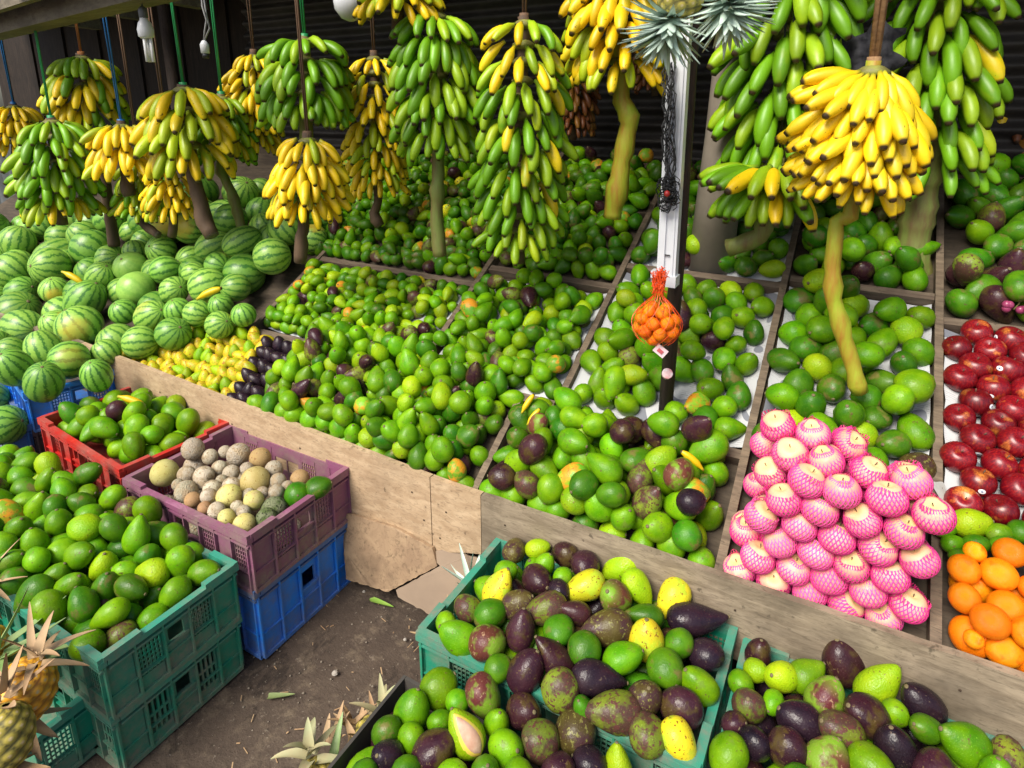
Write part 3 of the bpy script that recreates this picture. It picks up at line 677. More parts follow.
LL = layers(-.893, -.203, 1.372, 1.72, (.034, .041), 3, (1, .98, .42), mask=lambda x, y, L: L < 2 or abs(x + .5) < .25)
for i, (c, r) in enumerate(LL):
    back = (c[1] - 1.4) / .3
    w_ = {'grn': 12, 'lim': 1.5, 'dgn': 2, 'pur': 1.4 + 3.5 * back, 'bgn': .8, 'org': .3, 'bpr': .8, 'drk': .6}
    put(c, r, rotto(imgdir(c, RS.uniform(0, 360), RS.uniform(-1.2, 1.5)), RS.uniform(0, 6)), ('round' if c[1] < 1.44 else pick({'round': 3, 'oval': 5, 'pear': 4})), pick(w_), 'P2')
# rows of fruit lying on the slope
def rows(x0, x1, y0, y1, rr, cols, shapes, zone, skip=.04, gap=1.0, top=0.0, avoid=None):
    LL = layers(x0, x1, y0, y1, rr, 2, (1 - skip, top), jit=.13, shrink=.2, mask=(lambda x, y, L: not avoid(x, y)) if avoid else None)
    for P, r in LL: put(P, r, rotto(imgdir(P, RS.uniform(0, 360), RS.uniform(-1.2, 1.8)), RS.uniform(0, 6)), pick(shapes), pick(cols), zone)
GM = {'grn': 14, 'dgn': 4, 'lim': 1.2, 'org': .3, 'bgn': .5, 'pur': .4}
rows(-2.235, -1.365, 1.74, 2.115, (.0245, .030), {'grn': 10, 'lim': 5, 'dgn': 2, 'pur': .9, 'org': .7, 'bgn': .8, 'yel': .3}, SHAPES, 'Bm', .01, top=.6)
rows(-1.335, -.795, 1.735, 2.20, (.029, .034), {**GM, 'lim': 2.5, 'org': .8, 'pur': .9}, SHAPES, 'Cm', .01, top=.5)
rows(-.765, -.205, 1.725, 2.305, (.034, .041), GM, {'round': 4, 'oval': 6, 'pear': 2.5}, 'Dm', .02, gap=.98, top=.30, avoid=lambda x, y: abs(x + .47) < .05 and abs(y - 1.80) < .05)
rows(-.175, .25, 1.60, 2.34, (.038, .045), {'grn': 8, 'dgn': 8, 'lim': .8, 'brn': .3, 'org': .3}, {'round': 6, 'oval': 4}, 'Em', .02, gap=.97, top=.30, avoid=lambda x, y: y < 1.745 - max(0, x) * .7)
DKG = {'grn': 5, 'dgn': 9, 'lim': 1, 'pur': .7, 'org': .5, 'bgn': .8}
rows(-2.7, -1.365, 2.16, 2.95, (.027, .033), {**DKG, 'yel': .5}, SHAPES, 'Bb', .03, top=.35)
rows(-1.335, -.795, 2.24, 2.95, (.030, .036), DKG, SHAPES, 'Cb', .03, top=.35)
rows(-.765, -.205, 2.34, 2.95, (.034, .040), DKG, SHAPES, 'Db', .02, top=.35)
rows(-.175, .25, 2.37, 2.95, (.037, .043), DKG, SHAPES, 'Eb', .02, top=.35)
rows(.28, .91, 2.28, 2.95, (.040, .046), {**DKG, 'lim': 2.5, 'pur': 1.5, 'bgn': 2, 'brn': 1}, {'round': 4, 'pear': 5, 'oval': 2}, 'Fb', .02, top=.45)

# limes / unripe green fruit behind the oranges are avocados too
def hO(x, y): return PL(y) + .035
O_G = [(555,95,26,'oval','grn',10),(625,98,32,'oval','dgn',5),(695,65,30,'oval','grn',0),(712,102,32,'oval','dgn',0),(575,132,24,'oval','dgn',0),(530,50,26,'oval','grn',0),(610,34,40,'oval','lim',5),(765,60,34,'oval','dgn',0)]
hand(O_G, 768, 512, 3.0, hO, 'O')

# which of them show largest
def visible_sizes():
    P = np.array([a[0] for a in AVOS]); R = np.array([a[1] for a in AVOS]); n = len(P); out = np.zeros(n)
    D = P - OR; L = np.linalg.norm(D, axis=1)
    dirs = RS.normal(size=(14, 3)); dirs /= np.linalg.norm(dirs, axis=1)[:, None]
    for i in range(n):
        u, v = proj(P[i])
        if not (-15 < u < 1039 and -15 < v < 783): continue
        vd = -D[i] / L[i]; hits = 0; tot = 0
        near = np.where((L < L[i] + .02) & (np.arange(n) != i))[0]
        for s in dirs:
            s = s if s @ vd > 0 else -s
            T = P[i] + s * R[i] * .97; d = T - OR; tl = np.linalg.norm(d); d = d / tl
            a = (D[near] @ d); q = np.einsum('ij,ij->i', D[near], D[near]) - a * a
            uu, vv = proj(T); tot += 1
            if not (0 < uu < 1024 and 0 < vv < 768): continue
            if not ((q < (R[near] * .95) ** 2) & (a < tl - .01)).any(): hits += 1
        out[i] = (R[i] / L[i]) ** 2 * hits / tot
    return out
VS = visible_sizes(); order = np.argsort(-VS); NIND = 298
ind = sorted(int(i) for i in order[:NIND] if VS[i] > 0)
ORD = ['first', 'second', 'third', 'fourth', 'fifth', 'sixth', 'seventh', 'eighth', 'ninth', 'tenth', 'eleventh', 'twelfth', 'thirteenth', 'fourteenth', 'fifteenth', 'sixteenth', 'seventeenth', 'eighteenth', 'nineteenth', 'twentieth', 'twenty-first', 'twenty-second', 'twenty-third', 'twenty-fourth', 'twenty-fifth']
ZN = {'A': ('teal crate by board', 'avocados in the teal crate by the front board'), 'B': ('green crate', 'avocados in the green crate below the pink apples'), 'C': ('dark carton', 'avocados in the dark carton'),
      'D': ('heap beside pineapples', 'avocados heaped on the teal crates by the pineapples'), 'F': ('red crate', 'avocados in the red crate'), 'P1': ('long front bin', 'avocados in the long front bin above the maroon crate'),
      'P2': ('bin left of pink apples', 'avocados piled in the front bin left of the pink apples'), 'Bm': ('small avocado bin', 'smallest avocados in the far middle bin'), 'Cm': ('middle bin left of net bag', 'avocados in the middle bin left of the net bag'),
      'Dm': ('bin behind net bag', 'avocados in the bin behind the net bag'), 'Em': ('bin behind pink apples', 'avocados in the bin behind the pink apples'), 'Fb': ('shaded bin behind red apples', 'avocados in the shaded bin behind the red apples'),
      'Eb': ('shaded bin under green bananas', 'avocados in the shaded bin under the green bananas'), 'Db': ('shaded bin right of post', 'avocados in the shaded bin by the post'), 'Cb': ('back bin left of post', 'avocados in the back bin left of the post'),
      'Bb': ('far back bin', 'avocados in the far back bin'), 'O': ('bin of oranges', 'green avocados behind the oranges')}
def label_rows(items, rowh):
    """items: (index, X, Y). rows from the front edge, then from the left: {index: (row, place)}"""
    items = sorted(items, key=lambda a: a[2]); out = {}; row = []; rn = 0; y0 = items[0][2] if items else 0
    def flush():
        for k, it in enumerate(sorted(row, key=lambda a: a[1])): out[it[0]] = (rn, k)
    for it in items:
        if it[2] > y0 + rowh: flush(); row = []; rn += 1; y0 = it[2]
        row.append(it)
    flush(); return out
def oword(k): return ORD[k] if k < len(ORD) else 'last'
for z in sorted(set(AVOS[i][5] for i in ind)):
    sel = [i for i in ind if AVOS[i][5] == z]
    for i, (rn, k) in label_rows([(i, AVOS[i][0][0], AVOS[i][0][1]) for i in sel], .075).items():
        P, r, q, sh, co, zz = AVOS[i]
        shn = {'round': 'round', 'oval': 'oval', 'pear': 'pear-shaped', 'neck': 'long-necked'}[sh]
        lab = f"{CNAME[co]} {shn} avocado, {oword(k)} from left, {oword(rn)} row back, {ZN[z][0]}"
        o = link('avocado', avmesh(sh, co), None, P, lab, 'avocado', ZN[z][1]); o.rotation_mode = 'QUATERNION'; o.rotation_quaternion = q; o.scale = (r * RS.uniform(.92, 1.04), r * RS.uniform(.92, 1.04), r * RS.uniform(.94, 1.10))
# the rest: one mass. lower resolution
AVL = {'round': avo(.15, 1.5, 1.10, n=12, rings=9, seed=2), 'oval': avo(.28, 1.6, 1.28, n=12, rings=9, seed=3), 'pear': avo(.52, 1.4, 1.42, .09, n=12, rings=9, seed=4), 'neck': avo(.66, 1.25, 1.75, .28, n=12, rings=9, seed=5)}
LVA = {k: (np.array(g.v), g.f, g.m, g.t) for k, g in AVL.items()}
cols = list(G); v_all = []; f_all = []; m_all = []; t_all = []; r_all = []; off = 0; indset = set(ind); rest = []
for i, (P, r, q, sh, co, z) in enumerate(AVOS):
    if i in indset: continue
    v, f, m_, tt = LVA[sh]; Rm = np.array(q.to_matrix()); V = (v * np.array([RS.uniform(.92, 1.04), RS.uniform(.92, 1.04), RS.uniform(.94, 1.10)])) @ Rm.T   # kept at unit size; scaled below with the object's own scale
    V = V * r + P; v_all.append(V); f_all += [tuple(a + off for a in fc) for fc in f]; ci = cols.index(co)
    m_all += [ci if a == 0 else len(cols) for a in m_]; t_all += tt; r_all += [RS.rand()] * len(v); off += len(v); rest.append(i)
S0 = .036    # object scale, so that textures in object space have the same grain as on single fruit
V = np.vstack(v_all) / S0
me = bpy.data.meshes.new('avocado_mass'); me.from_pydata(V.tolist(), [], f_all)
for c in cols: me.materials.append(G[c])
me.materials.append(M_nub); me.polygons.foreach_set('material_index', m_all); me.polygons.foreach_set('use_smooth', [True] * len(f_all))
at_ = me.attributes.new('t', 'FLOAT', 'POINT'); at_.data.foreach_set('value', t_all); at_ = me.attributes.new('rnd', 'FLOAT', 'POINT'); at_.data.foreach_set('value', r_all); me.update()
o = link('avocado_mass', me, label='hundreds of smaller green avocados filling the farther bins and gaps', cat='avocados', kind='stuff'); o.scale = (S0,) * 3
for a_ in AVOS:
    u_, v_ = proj(a_[0])
    if abs(u_ - 270) < 7 and abs(v_ - 427) < 7: print('STRAY', a_)
print('avocados', len(AVOS), 'single', len(ind))

# halved avocado
def half_avocado():
    P = HALF_AT; r = 50 / 3.012 / FPX * depth(P)
    t = empty('cut_avocado', P + np.array([0, 0, .018]), 'green avocado with a slice cut away showing pinkish brown flesh in the carton', 'avocado')
    t.rotation_mode = 'QUATERNION'
    face = (OR - P) / np.linalg.norm(OR - P); axis = imgdir(P, 122, 0)
    face = face - axis * (face @ axis); face /= np.linalg.norm(face); side = np.cross(axis, face)
    t.rotation_quaternion = Matrix((tuple(side), tuple(-face), tuple(axis))).transposed().to_quaternion()
    link('skin', avmesh('pear', 'lim'), t).scale = (r, r, r * 1.12)
    pr = prof(.52, 1.4, 1.42 * 1.12, 17)
    def patch(nm, a0, i0, i1, off, mat):
        g = MB(); n = 10; v = []
        for i in range(i0, i1 + 1):
            u = (i - i0) / (i1 - i0); wv = a0 * math.sqrt(max(0.02, 1 - (2 * u - 1) ** 2))
            for k in range(n + 1):
                a = -math.pi / 2 + wv * (2 * k / n - 1) + .15; R_ = pr[i][0] + off * (1 - abs(2 * k / n - 1) ** 4) - .02 * (1 if off > .05 else 0)
                v.append((R_ * r * math.cos(a), R_ * r * math.sin(a), pr[i][1] * r))
        m_ = n + 1; f = [(i * m_ + k, i * m_ + k + 1, (i + 1) * m_ + k + 1, (i + 1) * m_ + k) for i in range(i1 - i0) for k in range(n)]
        g.add(v, f); g.build(nm, mat, t, True)
    patch('flesh', .82, 3, 14, .055, simple('avocado_flesh', (.78, .52, .08), .5, (.62, .55, .08), 60))
    patch('inner_flesh', .60, 4, 13, .085, simple('avocado_inner', (.50, .26, .17), .6, (.62, .42, .30), 50, .3))
half_avocado()

# ------------------------------------------------------------ other fruit
def place(name, mesh, P, r, q, label, cat, group, sc=(1, 1, 1), parts=()):
    o = link(name, mesh, None, P, label, cat, group); o.rotation_mode = 'QUATERNION'; o.rotation_quaternion = q; o.scale = (r * sc[0], r * sc[1], r * sc[2])
    for pn, pm in parts: link(pn, pm, o)
    return o
def globe(mat, k=.0, L=1.0, nub=True, n=16, rings=11, dim=0.0, seed=1, nm='fruit'):
    g = MB(); pr = prof(k, 1.5, L, rings)
    if dim: pr = [(r, z - dim * math.exp(-(r / .28) ** 2) * (1 if z > 0 else -.6)) for r, z in pr]
    rs = random.Random(seed); a1, a2 = rs.uniform(0, 6), rs.uniform(0, 6)
    g.lathe(pr, n, 0, wob=lambda a, t: 1 + .018 * math.sin(2 * a + a1) + .012 * math.sin(5 * a + a2))
    if nub: g.lathe([(.10, pr[-1][1] - .01), (.07, pr[-1][1] + .025), (.03, pr[-1][1] + .03)], 6, 1)
    return g.mesh(nm, [mat, M_nub], True)

# small yellow mangoes
me_m = avo(.35, 1.4, 1.45, .05, n=12, rings=9, seed=9).mesh('small_mango', [M_mango, M_nub], True)
me_mg = avo(.35, 1.4, 1.45, .05, n=12, rings=9, seed=9).mesh('small_mango', [G['lim'], M_nub], True)
mg = []; j = 0; s = 1.425
while s < 1.70:
    x0_ = -2.84 + (s - 1.4) * .55; x1_ = -2.03 - (s - 1.4) * .25; x = x0_ + (j % 2) * .024
    while x < x1_:
        mg.append((x + RS.normal() * .006, s + RS.normal() * .007)); x += .047
    s += .043; j += 1
for i, (rn, k) in label_rows([(i, a[0], a[1]) for i, a in enumerate(mg)], .03).items():
    x, y = mg[i]; r = RS.uniform(.023, .029); P = np.array([x, y, PL(y)]) + NRM * (.004 + RS.uniform(-.006, .012))
    green = RS.rand() < .38
    place('small_mango', me_mg if green else me_m, P, r, rotto(imgdir(P, RS.normal() * 26 + 105, .15), RS.uniform(0, 6)),
          f"small {'yellow-green' if green else 'yellow'} mango, {oword(k)} from left in {oword(rn)} row from front board", 'mango', 'small yellow mangoes beside the watermelons')
# dark egg-shaped fruit beside them
me_d = avo(.3, 1.4, 1.4, .05, n=12, rings=9, seed=9).mesh('small_dark_avocado', [G['drk'], M_nub], True)
dd = []
for s in np.arange(1.425, 1.70, .05):
    x0_ = -2.02 - (s - 1.4) * .25
    for k in range(int(2 + (s - 1.4) * 14)): dd.append((x0_ + k * .052 + RS.normal() * .006, s + RS.normal() * .006))
dd = [a for a in dd if a[0] < -1.93 + (a[1] - 1.4) * .5]
for i, (rn, k) in label_rows([(i, a[0], a[1]) for i, a in enumerate(dd)], .035).items():
    x, y = dd[i]; P = np.array([x, y, PL(y)]) + NRM * (.006)
    place('small_dark_avocado', me_d, P, .028, rotto(imgdir(P, RS.normal() * 20 + 120, .2)), f"small blackish avocado beside yellow mangoes, {oword(k)} from left in {oword(rn)} row from front", 'avocado', 'small dark avocados next to the yellow mangoes')

# watermelons
ML = {}
for nm, mt in (('striped', M_melon), ('dark', M_melon2), ('plain', M_melon3)):
    for sh, L in (('round', .98), ('long', 1.28)): ML[(nm, sh)] = globe(mt, .0, L, True, 24, 15, .04, len(nm) + len(sh), 'watermelon')
MEL = []
def hG(x, y): return .57 + .05 * max(0, 1 - ((x + 3.1) / .4) ** 2)
MG = [(75,500,68,'striped','long'),(145,580,64,'striped','long'),(270,500,74,'striped','round'),(250,612,66,'dark','round'),(45,640,66,'dark','long'),(150,690,70,'dark','long'),(348,592,48,'striped','round'),
      (330,668,56,'dark','long'),(188,492,48,'striped','round'),(40,580,44,'striped','round'),(-10,560,46,'dark','round')]
for (zx, zy, rr, k, sh) in MG:
    P = onh(zx / 3.413, 180 + zy / 3.413, hG); MEL.append([P, rr / 3.413 / FPX * depth(P), k, sh, 'G'])
def hH(x, y): return .38
for (zx, zy, rr, k, sh) in [(5, 425 , 20, 'dark', 'round'), (-8, 398, 15, 'dark', 'round')]:
    P = onh(zx, zy, hH); MEL.append([P, rr / FPX * depth(P), k, sh, 'H'])
def hW(x, y): return PL(y) + .10
MW = [(475,365,60,'plain','round'),(440,300,54,'plain','round'),(300,400,70,'dark','long'),(185,375,46,'striped','round'),(518,465,60,'striped','long'),(478,555,58,'striped','round'),(592,525,58,'dark','round'),
      (675,455,47,'striped','round'),(800,372,50,'striped','round'),(600,372,48,'striped','round'),(555,315,52,'dark','round'),(380,270,50,'striped','round'),(550,240,50,'striped','round'),(660,325,42,'striped','round'),
      (760,490,48,'striped','round'),(605,445,44,'dark','round'),(420,450,44,'dark','round'),(345,340,56,'striped','long'),(460,245,42,'striped','round'),(755,425,42,'dark','round'),(820,465,42,'dark','round'),(745,290,46,'dark','round')]
for (zx, zy, rr, k, sh) in MW:
    P = onh(zx / 3.413, 180 + zy / 3.413, hW); MEL.append([P, min(.112, rr / 3.413 / FPX * depth(P)), k, sh, 'W'])
# settle
P = np.array([m[0] for m in MEL]); R = np.array([m[1] for m in MEL])
for _ in range(60):
    D = P[:, None] - P[None]; L = np.linalg.norm(D, axis=2) + np.eye(len(P)); ov = np.clip((R[:, None] + R[None]) * .95 - L, 0, None) * (1 - np.eye(len(P)))
    P = P + (D / L[..., None] * ov[..., None] * .25).sum(1)
for i in range(len(MEL)): MEL[i][0] = P[i]
# the rest of the heap, dropped round them
def tW(X, Y): return PL(Y) + .17 + .04 * np.sin(X * 3) * np.sin(Y * 5)
fixedC = np.array([m[0] for m in MEL]); fixedR = np.array([m[1] for m in MEL])
cnt = 0
for _ in range(9000):
    r = RS.uniform(.085, .112); x = RS.uniform(-6.3, -2.36); r = min(r, .088) if x > -2.9 else r; y = RS.uniform(1.47, 3.0); z = PL(y) + RS.choice([.045, .10, .14])
    if y < 1.6 and x > -2.85: continue
    if (np.linalg.norm(fixedC - np.array([x, y, z]), axis=1) < (fixedR + r) * .96).any(): continue
    u, v = proj((x, y, z))
    if u < -25 or v < (226 if u < 60 else 212 if u < 130 else 190): continue
    MEL.append([np.array([x, y, z]), r, pick({'striped': 7, 'dark': 4, 'plain': .8}), 'long' if RS.rand() < .25 else 'round', 'W'])
    fixedC = np.vstack([fixedC, [x, y, z]]); fixedR = np.append(fixedR, r); cnt += 1
for _ in range(9000):
    r = RS.uniform(.07, .105); x = RS.uniform(-5.6, -2.27 - r); y = RS.uniform(1.50, 2.95); z = PL(y) + r * .55
    if y < 1.62 and x > -2.85: continue
    if (np.linalg.norm(fixedC - np.array([x, y, z]), axis=1) < (fixedR + r) * .84).any(): continue
    u, v = proj((x, y, z))
    if u < -25 or v < (226 if u < 60 else 212 if u < 130 else 190): continue
    MEL.append([np.array([x, y, z]), r, pick({'striped': 5, 'dark': 5}), 'round', 'W']); fixedC = np.vstack([fixedC, [x, y, z]]); fixedR = np.append(fixedR, r)
print('melons', len(MEL))
MZ = {'G': ('blue crate', 'watermelons on the blue crate', .12), 'H': ('faded blue crate', 'watermelons in the faded blue crate', .12), 'W': ('watermelon heap', 'watermelons heaped on the stand', .13)}
for z in 'GHW':
    idx = [i for i, m in enumerate(MEL) if m[4] == z]
    for i, (rn, k) in label_rows([(i, MEL[i][0][0], MEL[i][0][1]) for i in idx], MZ[z][2]).items():
        P, r, kk, sh, _z = MEL[i]
        wds = {'striped': 'pale striped', 'dark': 'dark striped', 'plain': 'plain pale green'}[kk] + (' oblong' if sh == 'long' else ' round')
        place('watermelon', ML[(kk, sh)], P, r if sh == 'round' else r * .88, rotto(imgdir(P, RS.uniform(-30, 210), RS.uniform(-.2, 1.2)), RS.uniform(0, 6)),
              f"{wds} watermelon, {oword(k)} from left, {oword(rn)} row from front, {MZ[z][0]}", 'watermelon', MZ[z][1])

# wood apples in the maroon crate
WA = [(250,513,38,1),(320,533,38,1),(220,590,46,2),(378,533,27,1),(420,520,22,1),(473,528,40,1),(547,541,37,3),(590,582,32,1),(295,595,30,1),(358,600,35,1),(403,575,26,1),(450,590,28,1),(497,578,24,1),
      (310,650,38,1),(377,655,32,1),(447,640,30,1),(530,625,50,2),(605,620,28,1),(665,622,33,3),(710,645,25,1),(655,675,45,4),(372,697,28,1),(437,690,42,2),(495,670,24,1),(520,697,34,2),(585,705,44,5),(320,690,28,3),(465,725,25,1),
      (425,738,30,2),(515,742,38,2),(590,660,26,1),(265,630,20,1),(600,740,36,5),(560,660,22,1),(640,640,22,1),(350,640,20,1),(410,620,20,1),(480,700,22,1),(370,740,30,1),(330,720,24,3)]
WM = {1: (globe(M_wood1, 0, .97, nm='wood_apple'), 'pale beige'), 2: (globe(M_wood2, .05, 1.0, nm='wood_apple'), 'yellowish'), 3: (globe(M_wood3, 0, .98, nm='wood_apple'), 'orange-brown'), 4: (globe(G['dgn'], 0, 1, nm='wood_apple'), 'blackish green'), 5: (globe(M_moss, 0, 1, nm='wood_apple'), 'mossy green')}
WP = []
for (zx, zy, rr, k) in WA:
    P = onh(100 + zx / 3.413, 300 + zy / 3.413, lambda x, y: .415 + .02 * max(0, 1 - ((x + 1.75) / .3) ** 2)); WP.append([P, rr / 3.413 / FPX * depth(P), k])
P = np.array([m[0] for m in WP]); R = np.array([m[1] for m in WP])
for _ in range(60):
    D = P[:, None] - P[None]; L = np.linalg.norm(D, axis=2) + np.eye(len(P)); ov = np.clip((R[:, None] + R[None]) * .96 - L, 0, None) * (1 - np.eye(len(P)))
    P = P + (D / L[..., None] * ov[..., None] * .25).sum(1); P[:, 0] = np.clip(P[:, 0], -1.955 + R, -1.395 - R); P[:, 1] = np.clip(P[:, 1], .975 + R, 1.355 - R); P[:, 2] = np.clip(P[:, 2], .30, .47)
for i, (rn, k) in label_rows([(i, P[i][0], P[i][1]) for i in range(len(P))], .06).items():
    m_, wd = WM[WP[i][2]]
    place('wood_apple', m_, P[i], R[i], rquat(), f"{wd} wood apple, {oword(k)} from left in {oword(rn)} row from front of maroon crate", 'wood apple', 'wood apples in the maroon crate')
for k in range(16):
    x, y = -1.90 + (k % 6) * .088 + RS.uniform(0, .02), 1.03 + (k // 6) * .12
    place('wood_apple', WM[1][0], (x, y, .31), .045, rquat(), f'pale wood apple in bottom layer of maroon crate, {oword(k % 6)} from left, {oword(k // 6)} row', 'wood apple', 'lower layer of wood apples')
Pm = onh(100 + 745 / 3.413, 300 + 640 / 3.413, lambda x, y: .43)
place('green_mango', avmesh('oval', 'dgn'), Pm, .036, rotto(imgdir(Pm, 20, 0)), 'single green mango in the right corner of the maroon crate', 'mango', None)

# oranges
me_o = [globe(M_orange, .02, 1.0, n=20, rings=13, seed=k, nm='orange') for k in (1, 2)] + [globe(M_orange, .02, 1.07, n=20, rings=13, seed=3, nm='orange')]
OG = [(560,178,50,0),(635,160,36,1),(675,187,54,2),(738,158,50,2),(612,250,50,1),(768,218,42,0),(725,275,56,2),(662,338,57,2),(768,375,52,1),(715,428,58,2),(640,385,32,0),(800,300,50,1),(830,430,50,0),(800,160,50,1)]
OP = []
for (zx, zy, rr, k) in OG:
    P = onh(768 + zx / 3, 512 + zy / 3, lambda x, y: PL(y) + .055); OP.append([P, .86 * rr / 3 / FPX * depth(P), k])
P = np.array([m[0] for m in OP]); R = np.array([m[1] for m in OP])
for _ in range(60):
    D = P[:, None] - P[None]; L = np.linalg.norm(D, axis=2) + np.eye(len(P)); ov = np.clip((R[:, None] + R[None]) * .97 - L, 0, None) * (1 - np.eye(len(P)))
    P = P + (D / L[..., None] * ov[..., None] * .25).sum(1); P[:, 0] = np.clip(P[:, 0], .275 + R, 2); P[:, 1] = np.clip(P[:, 1], 1.39 + R, 1.9)
for i, (rn, k) in label_rows([(i, P[i][0], P[i][1]) for i in range(len(P))], .05).items():
    place('orange', me_o[OP[i][2]], P[i], R[i], rotto(imgdir(P[i], RS.uniform(-20, 20), .3)), f"shiny bright orange, {oword(k)} from left in {oword(rn)} row from front board", 'orange', 'oranges in the front bin right of the pink apples')
for k in range(12):
    x = .33 + (k % 6) * .095; y = 1.45 + (k // 6) * .1
    place('orange', me_o[0], (x, y, PL(y) - .012), .042, rquat(), f'orange in bottom layer under the others, {oword(k % 6)} from left, {oword(k // 6)} row', 'orange', 'lower layer of oranges')

# red apples with stickers
def apple_mesh(mat, nm):
    g = MB(); pr = []
    for i in range(15):
        s = .02 + .96 * i / 14; a = math.pi * s; r = math.sin(a) ** .9 * (1 + .06 * -math.cos(a)); z = -math.cos(a) * .94
        z -= (.26 * math.exp(-(r / .27) ** 2) if z > 0 else -.16 * math.exp(-(r / .25) ** 2)); pr.append((r, z))
    g.lathe(pr, 20, 0, wob=lambda a, t: 1 + .02 * math.sin(5 * a) * (1 - t) + .012 * math.sin(2 * a))
    return g.mesh(nm, [mat], True)
me_ap = apple_mesh(M_red, 'red_apple'); me_pp = apple_mesh(M_papple, 'netted_apple')
g = MB(); g.tube([(0, 0, .5), (.02, .01, .75), (.06, .02, .95)], [.03, .025, .04], 6); me_stem = g.mesh('stem', [M_stalkb], True)
M_stk = simple('sticker_white', (.78, .80, .82), .35, (.78, .8, .82)); M_stb = simple('sticker_blue', (.15, .22, .36), .4, (.15, .22, .36))
g = MB()
def disc_on(g, r0, r1, mat, R=1.0):
    v = [(0, -math.sqrt(max(0, R * R - 0)) , 0)]; v = []
    n = 14
    for rr in (r0, r1):
        for k in range(n):
            a = 2 * math.pi * k / n; x, z = rr * math.cos(a), rr * math.sin(a) * .8; v.append((x, -math.sqrt(R * R - x * x - z * z), z))
    f = [(k, (k + 1) % n, n + (k + 1) % n, n + k) for k in range(n)]
    if r0 < .08: f.append(tuple(range(n)))
    g.add(v, f, mat)
disc_on(g, .02, .20, 0, 1.03); disc_on(g, .02, .07, 1, 1.04)
g2 = g.mesh('sticker', [M_stk, M_stb], True)
ra = []; s = 1.72; j = 0
while s < 2.24:
    x = .312 + (j % 2) * .040 + RS.uniform(-.004, .004)
    while x < .88: ra.append((x + RS.normal() * .003, s + RS.normal() * .004)); x += .0795
    s += .0555; j += 1
for i, (rn, k) in label_rows([(i, a[0], a[1]) for i, a in enumerate(ra)], .04).items():
    x, y = ra[i]; r = RS.uniform(.038, .042); P = np.array([x, y, PL(y)]) + NRM * (-.03 + r * .85)
    q = rotto(Vector((RS.normal() * .35, -.5 + RS.normal() * .35, 1)), RS.uniform(-1.2, 1.2)); st = RS.rand() < .42
    vd = Vector(OR - P).normalized()
    if st:
        # turn the sticker (local -Y) more or less to the front
        q = rotto(Vector((RS.normal() * .3, -.25 + RS.normal() * .3, 1)), 0); loc = q.inverted() @ vd; q = q @ Quaternion((0, 0, 1), math.atan2(loc.y, loc.x) + math.pi / 2 + RS.uniform(-1.2, 1.2))
    place('red_apple', me_ap, P, r, q, f"dark red apple {'with white sticker, ' if st else ''}{oword(k)} from left in {oword(rn)} row above crossbar", 'apple', 'red apples on newspaper', parts=[('stem', me_stem)] + ([('sticker', g2)] if st else []))

# pink netted apples
def net_mesh(seed):
    rs = random.Random(seed); g = MB(); n = 26; seg = 13; wd = .070
    top = rs.uniform(.72, .88)
    def surf(a, s):
        th = math.pi * (.98 - s * top); r = 1.045 * math.sin(th) ** .92 * (1 + .04 * -math.cos(th + 0)); z = -math.cos(math.pi - th) * -1
        z = math.cos(th) * .90
        fl = max(0, s - .86) * 1.9 * (.6 + .4 * math.sin(3 * a + seed * 2)); r = r + fl * (.6 + .4 * math.sin(a * 3 + seed)); z = z + fl * (.8 + .5 * math.sin(a * 2 + seed))
        return Vector((r * math.cos(a), r * math.sin(a), z))
    for dr in (1, -1):
        for k in range(n):
            v = []
            for i in range(seg + 1):
                s = .06 + .94 * i / seg; a = 2 * math.pi * k / n + dr * s * 1.15
                p = surf(a, s); dn = (surf(a + dr * .05, s + .02) - p).normalized(); nn = Vector((p.x, p.y, p.z)).normalized(); sd_ = dn.cross(nn).normalized() * wd / 2 * min(1, p.xy.length + .2)
                v += [p - sd_ + nn * -.005, p + nn * .035, p + sd_ + nn * -.005]
            f = []
            for i in range(seg):
                o_ = i * 3; f += [(o_, o_ + 1, o_ + 4, o_ + 3), (o_ + 1, o_ + 2, o_ + 5, o_ + 4)]
            g.add(v, f)
    return g.mesh('foam_net', [M_foam], True)
nets = [net_mesh(k) for k in range(4)]
def tPk(X, Y):
    u = np.clip(1 - np.abs((X - .035) / .27) ** 2.4, 0, 1); b = np.clip(1 - np.clip((Y - 1.66) / .30, 0, 1) ** 2, 0, 1)
    return PL(Y) + .095 + .13 * u * b * np.clip((Y - 1.34) / .20, 0, 1)
LL = layers(-.183, .284, 1.378, 1.80, (.0355, .0380), 6, (1, 1, 1, 1, 1, .9), jit=.07, shrink=.22, mask=lambda x, y, L: y < 1.785 - .020 * L - max(0, x - .06) * .78 - max(0, -x - .05) * .45 and x > -.19 + .010 * L and (L > 1 or x < .232))
C = np.array([c for c, r in LL]); R = np.array([r for c, r in LL])
n1 = len(C); print('pink', n1)
for i, (rn, k) in label_rows([(i, C[i][0], C[i][1]) for i in range(n1)], .028).items():
    d = Vector((RS.normal() * .30, -.20 + RS.normal() * .30, .9)); q = rotto(d, RS.uniform(0, 6))
    lab = f"apple in pink foam net, {oword(k)} from left, {oword(rn)} row from front board"
    o = place('netted_apple', me_pp, C[i], R[i], q, lab, 'apple', 'pink foam netted apples in a heap', parts=[('foam_net', nets[i % 4]), ('stem', me_stem)])

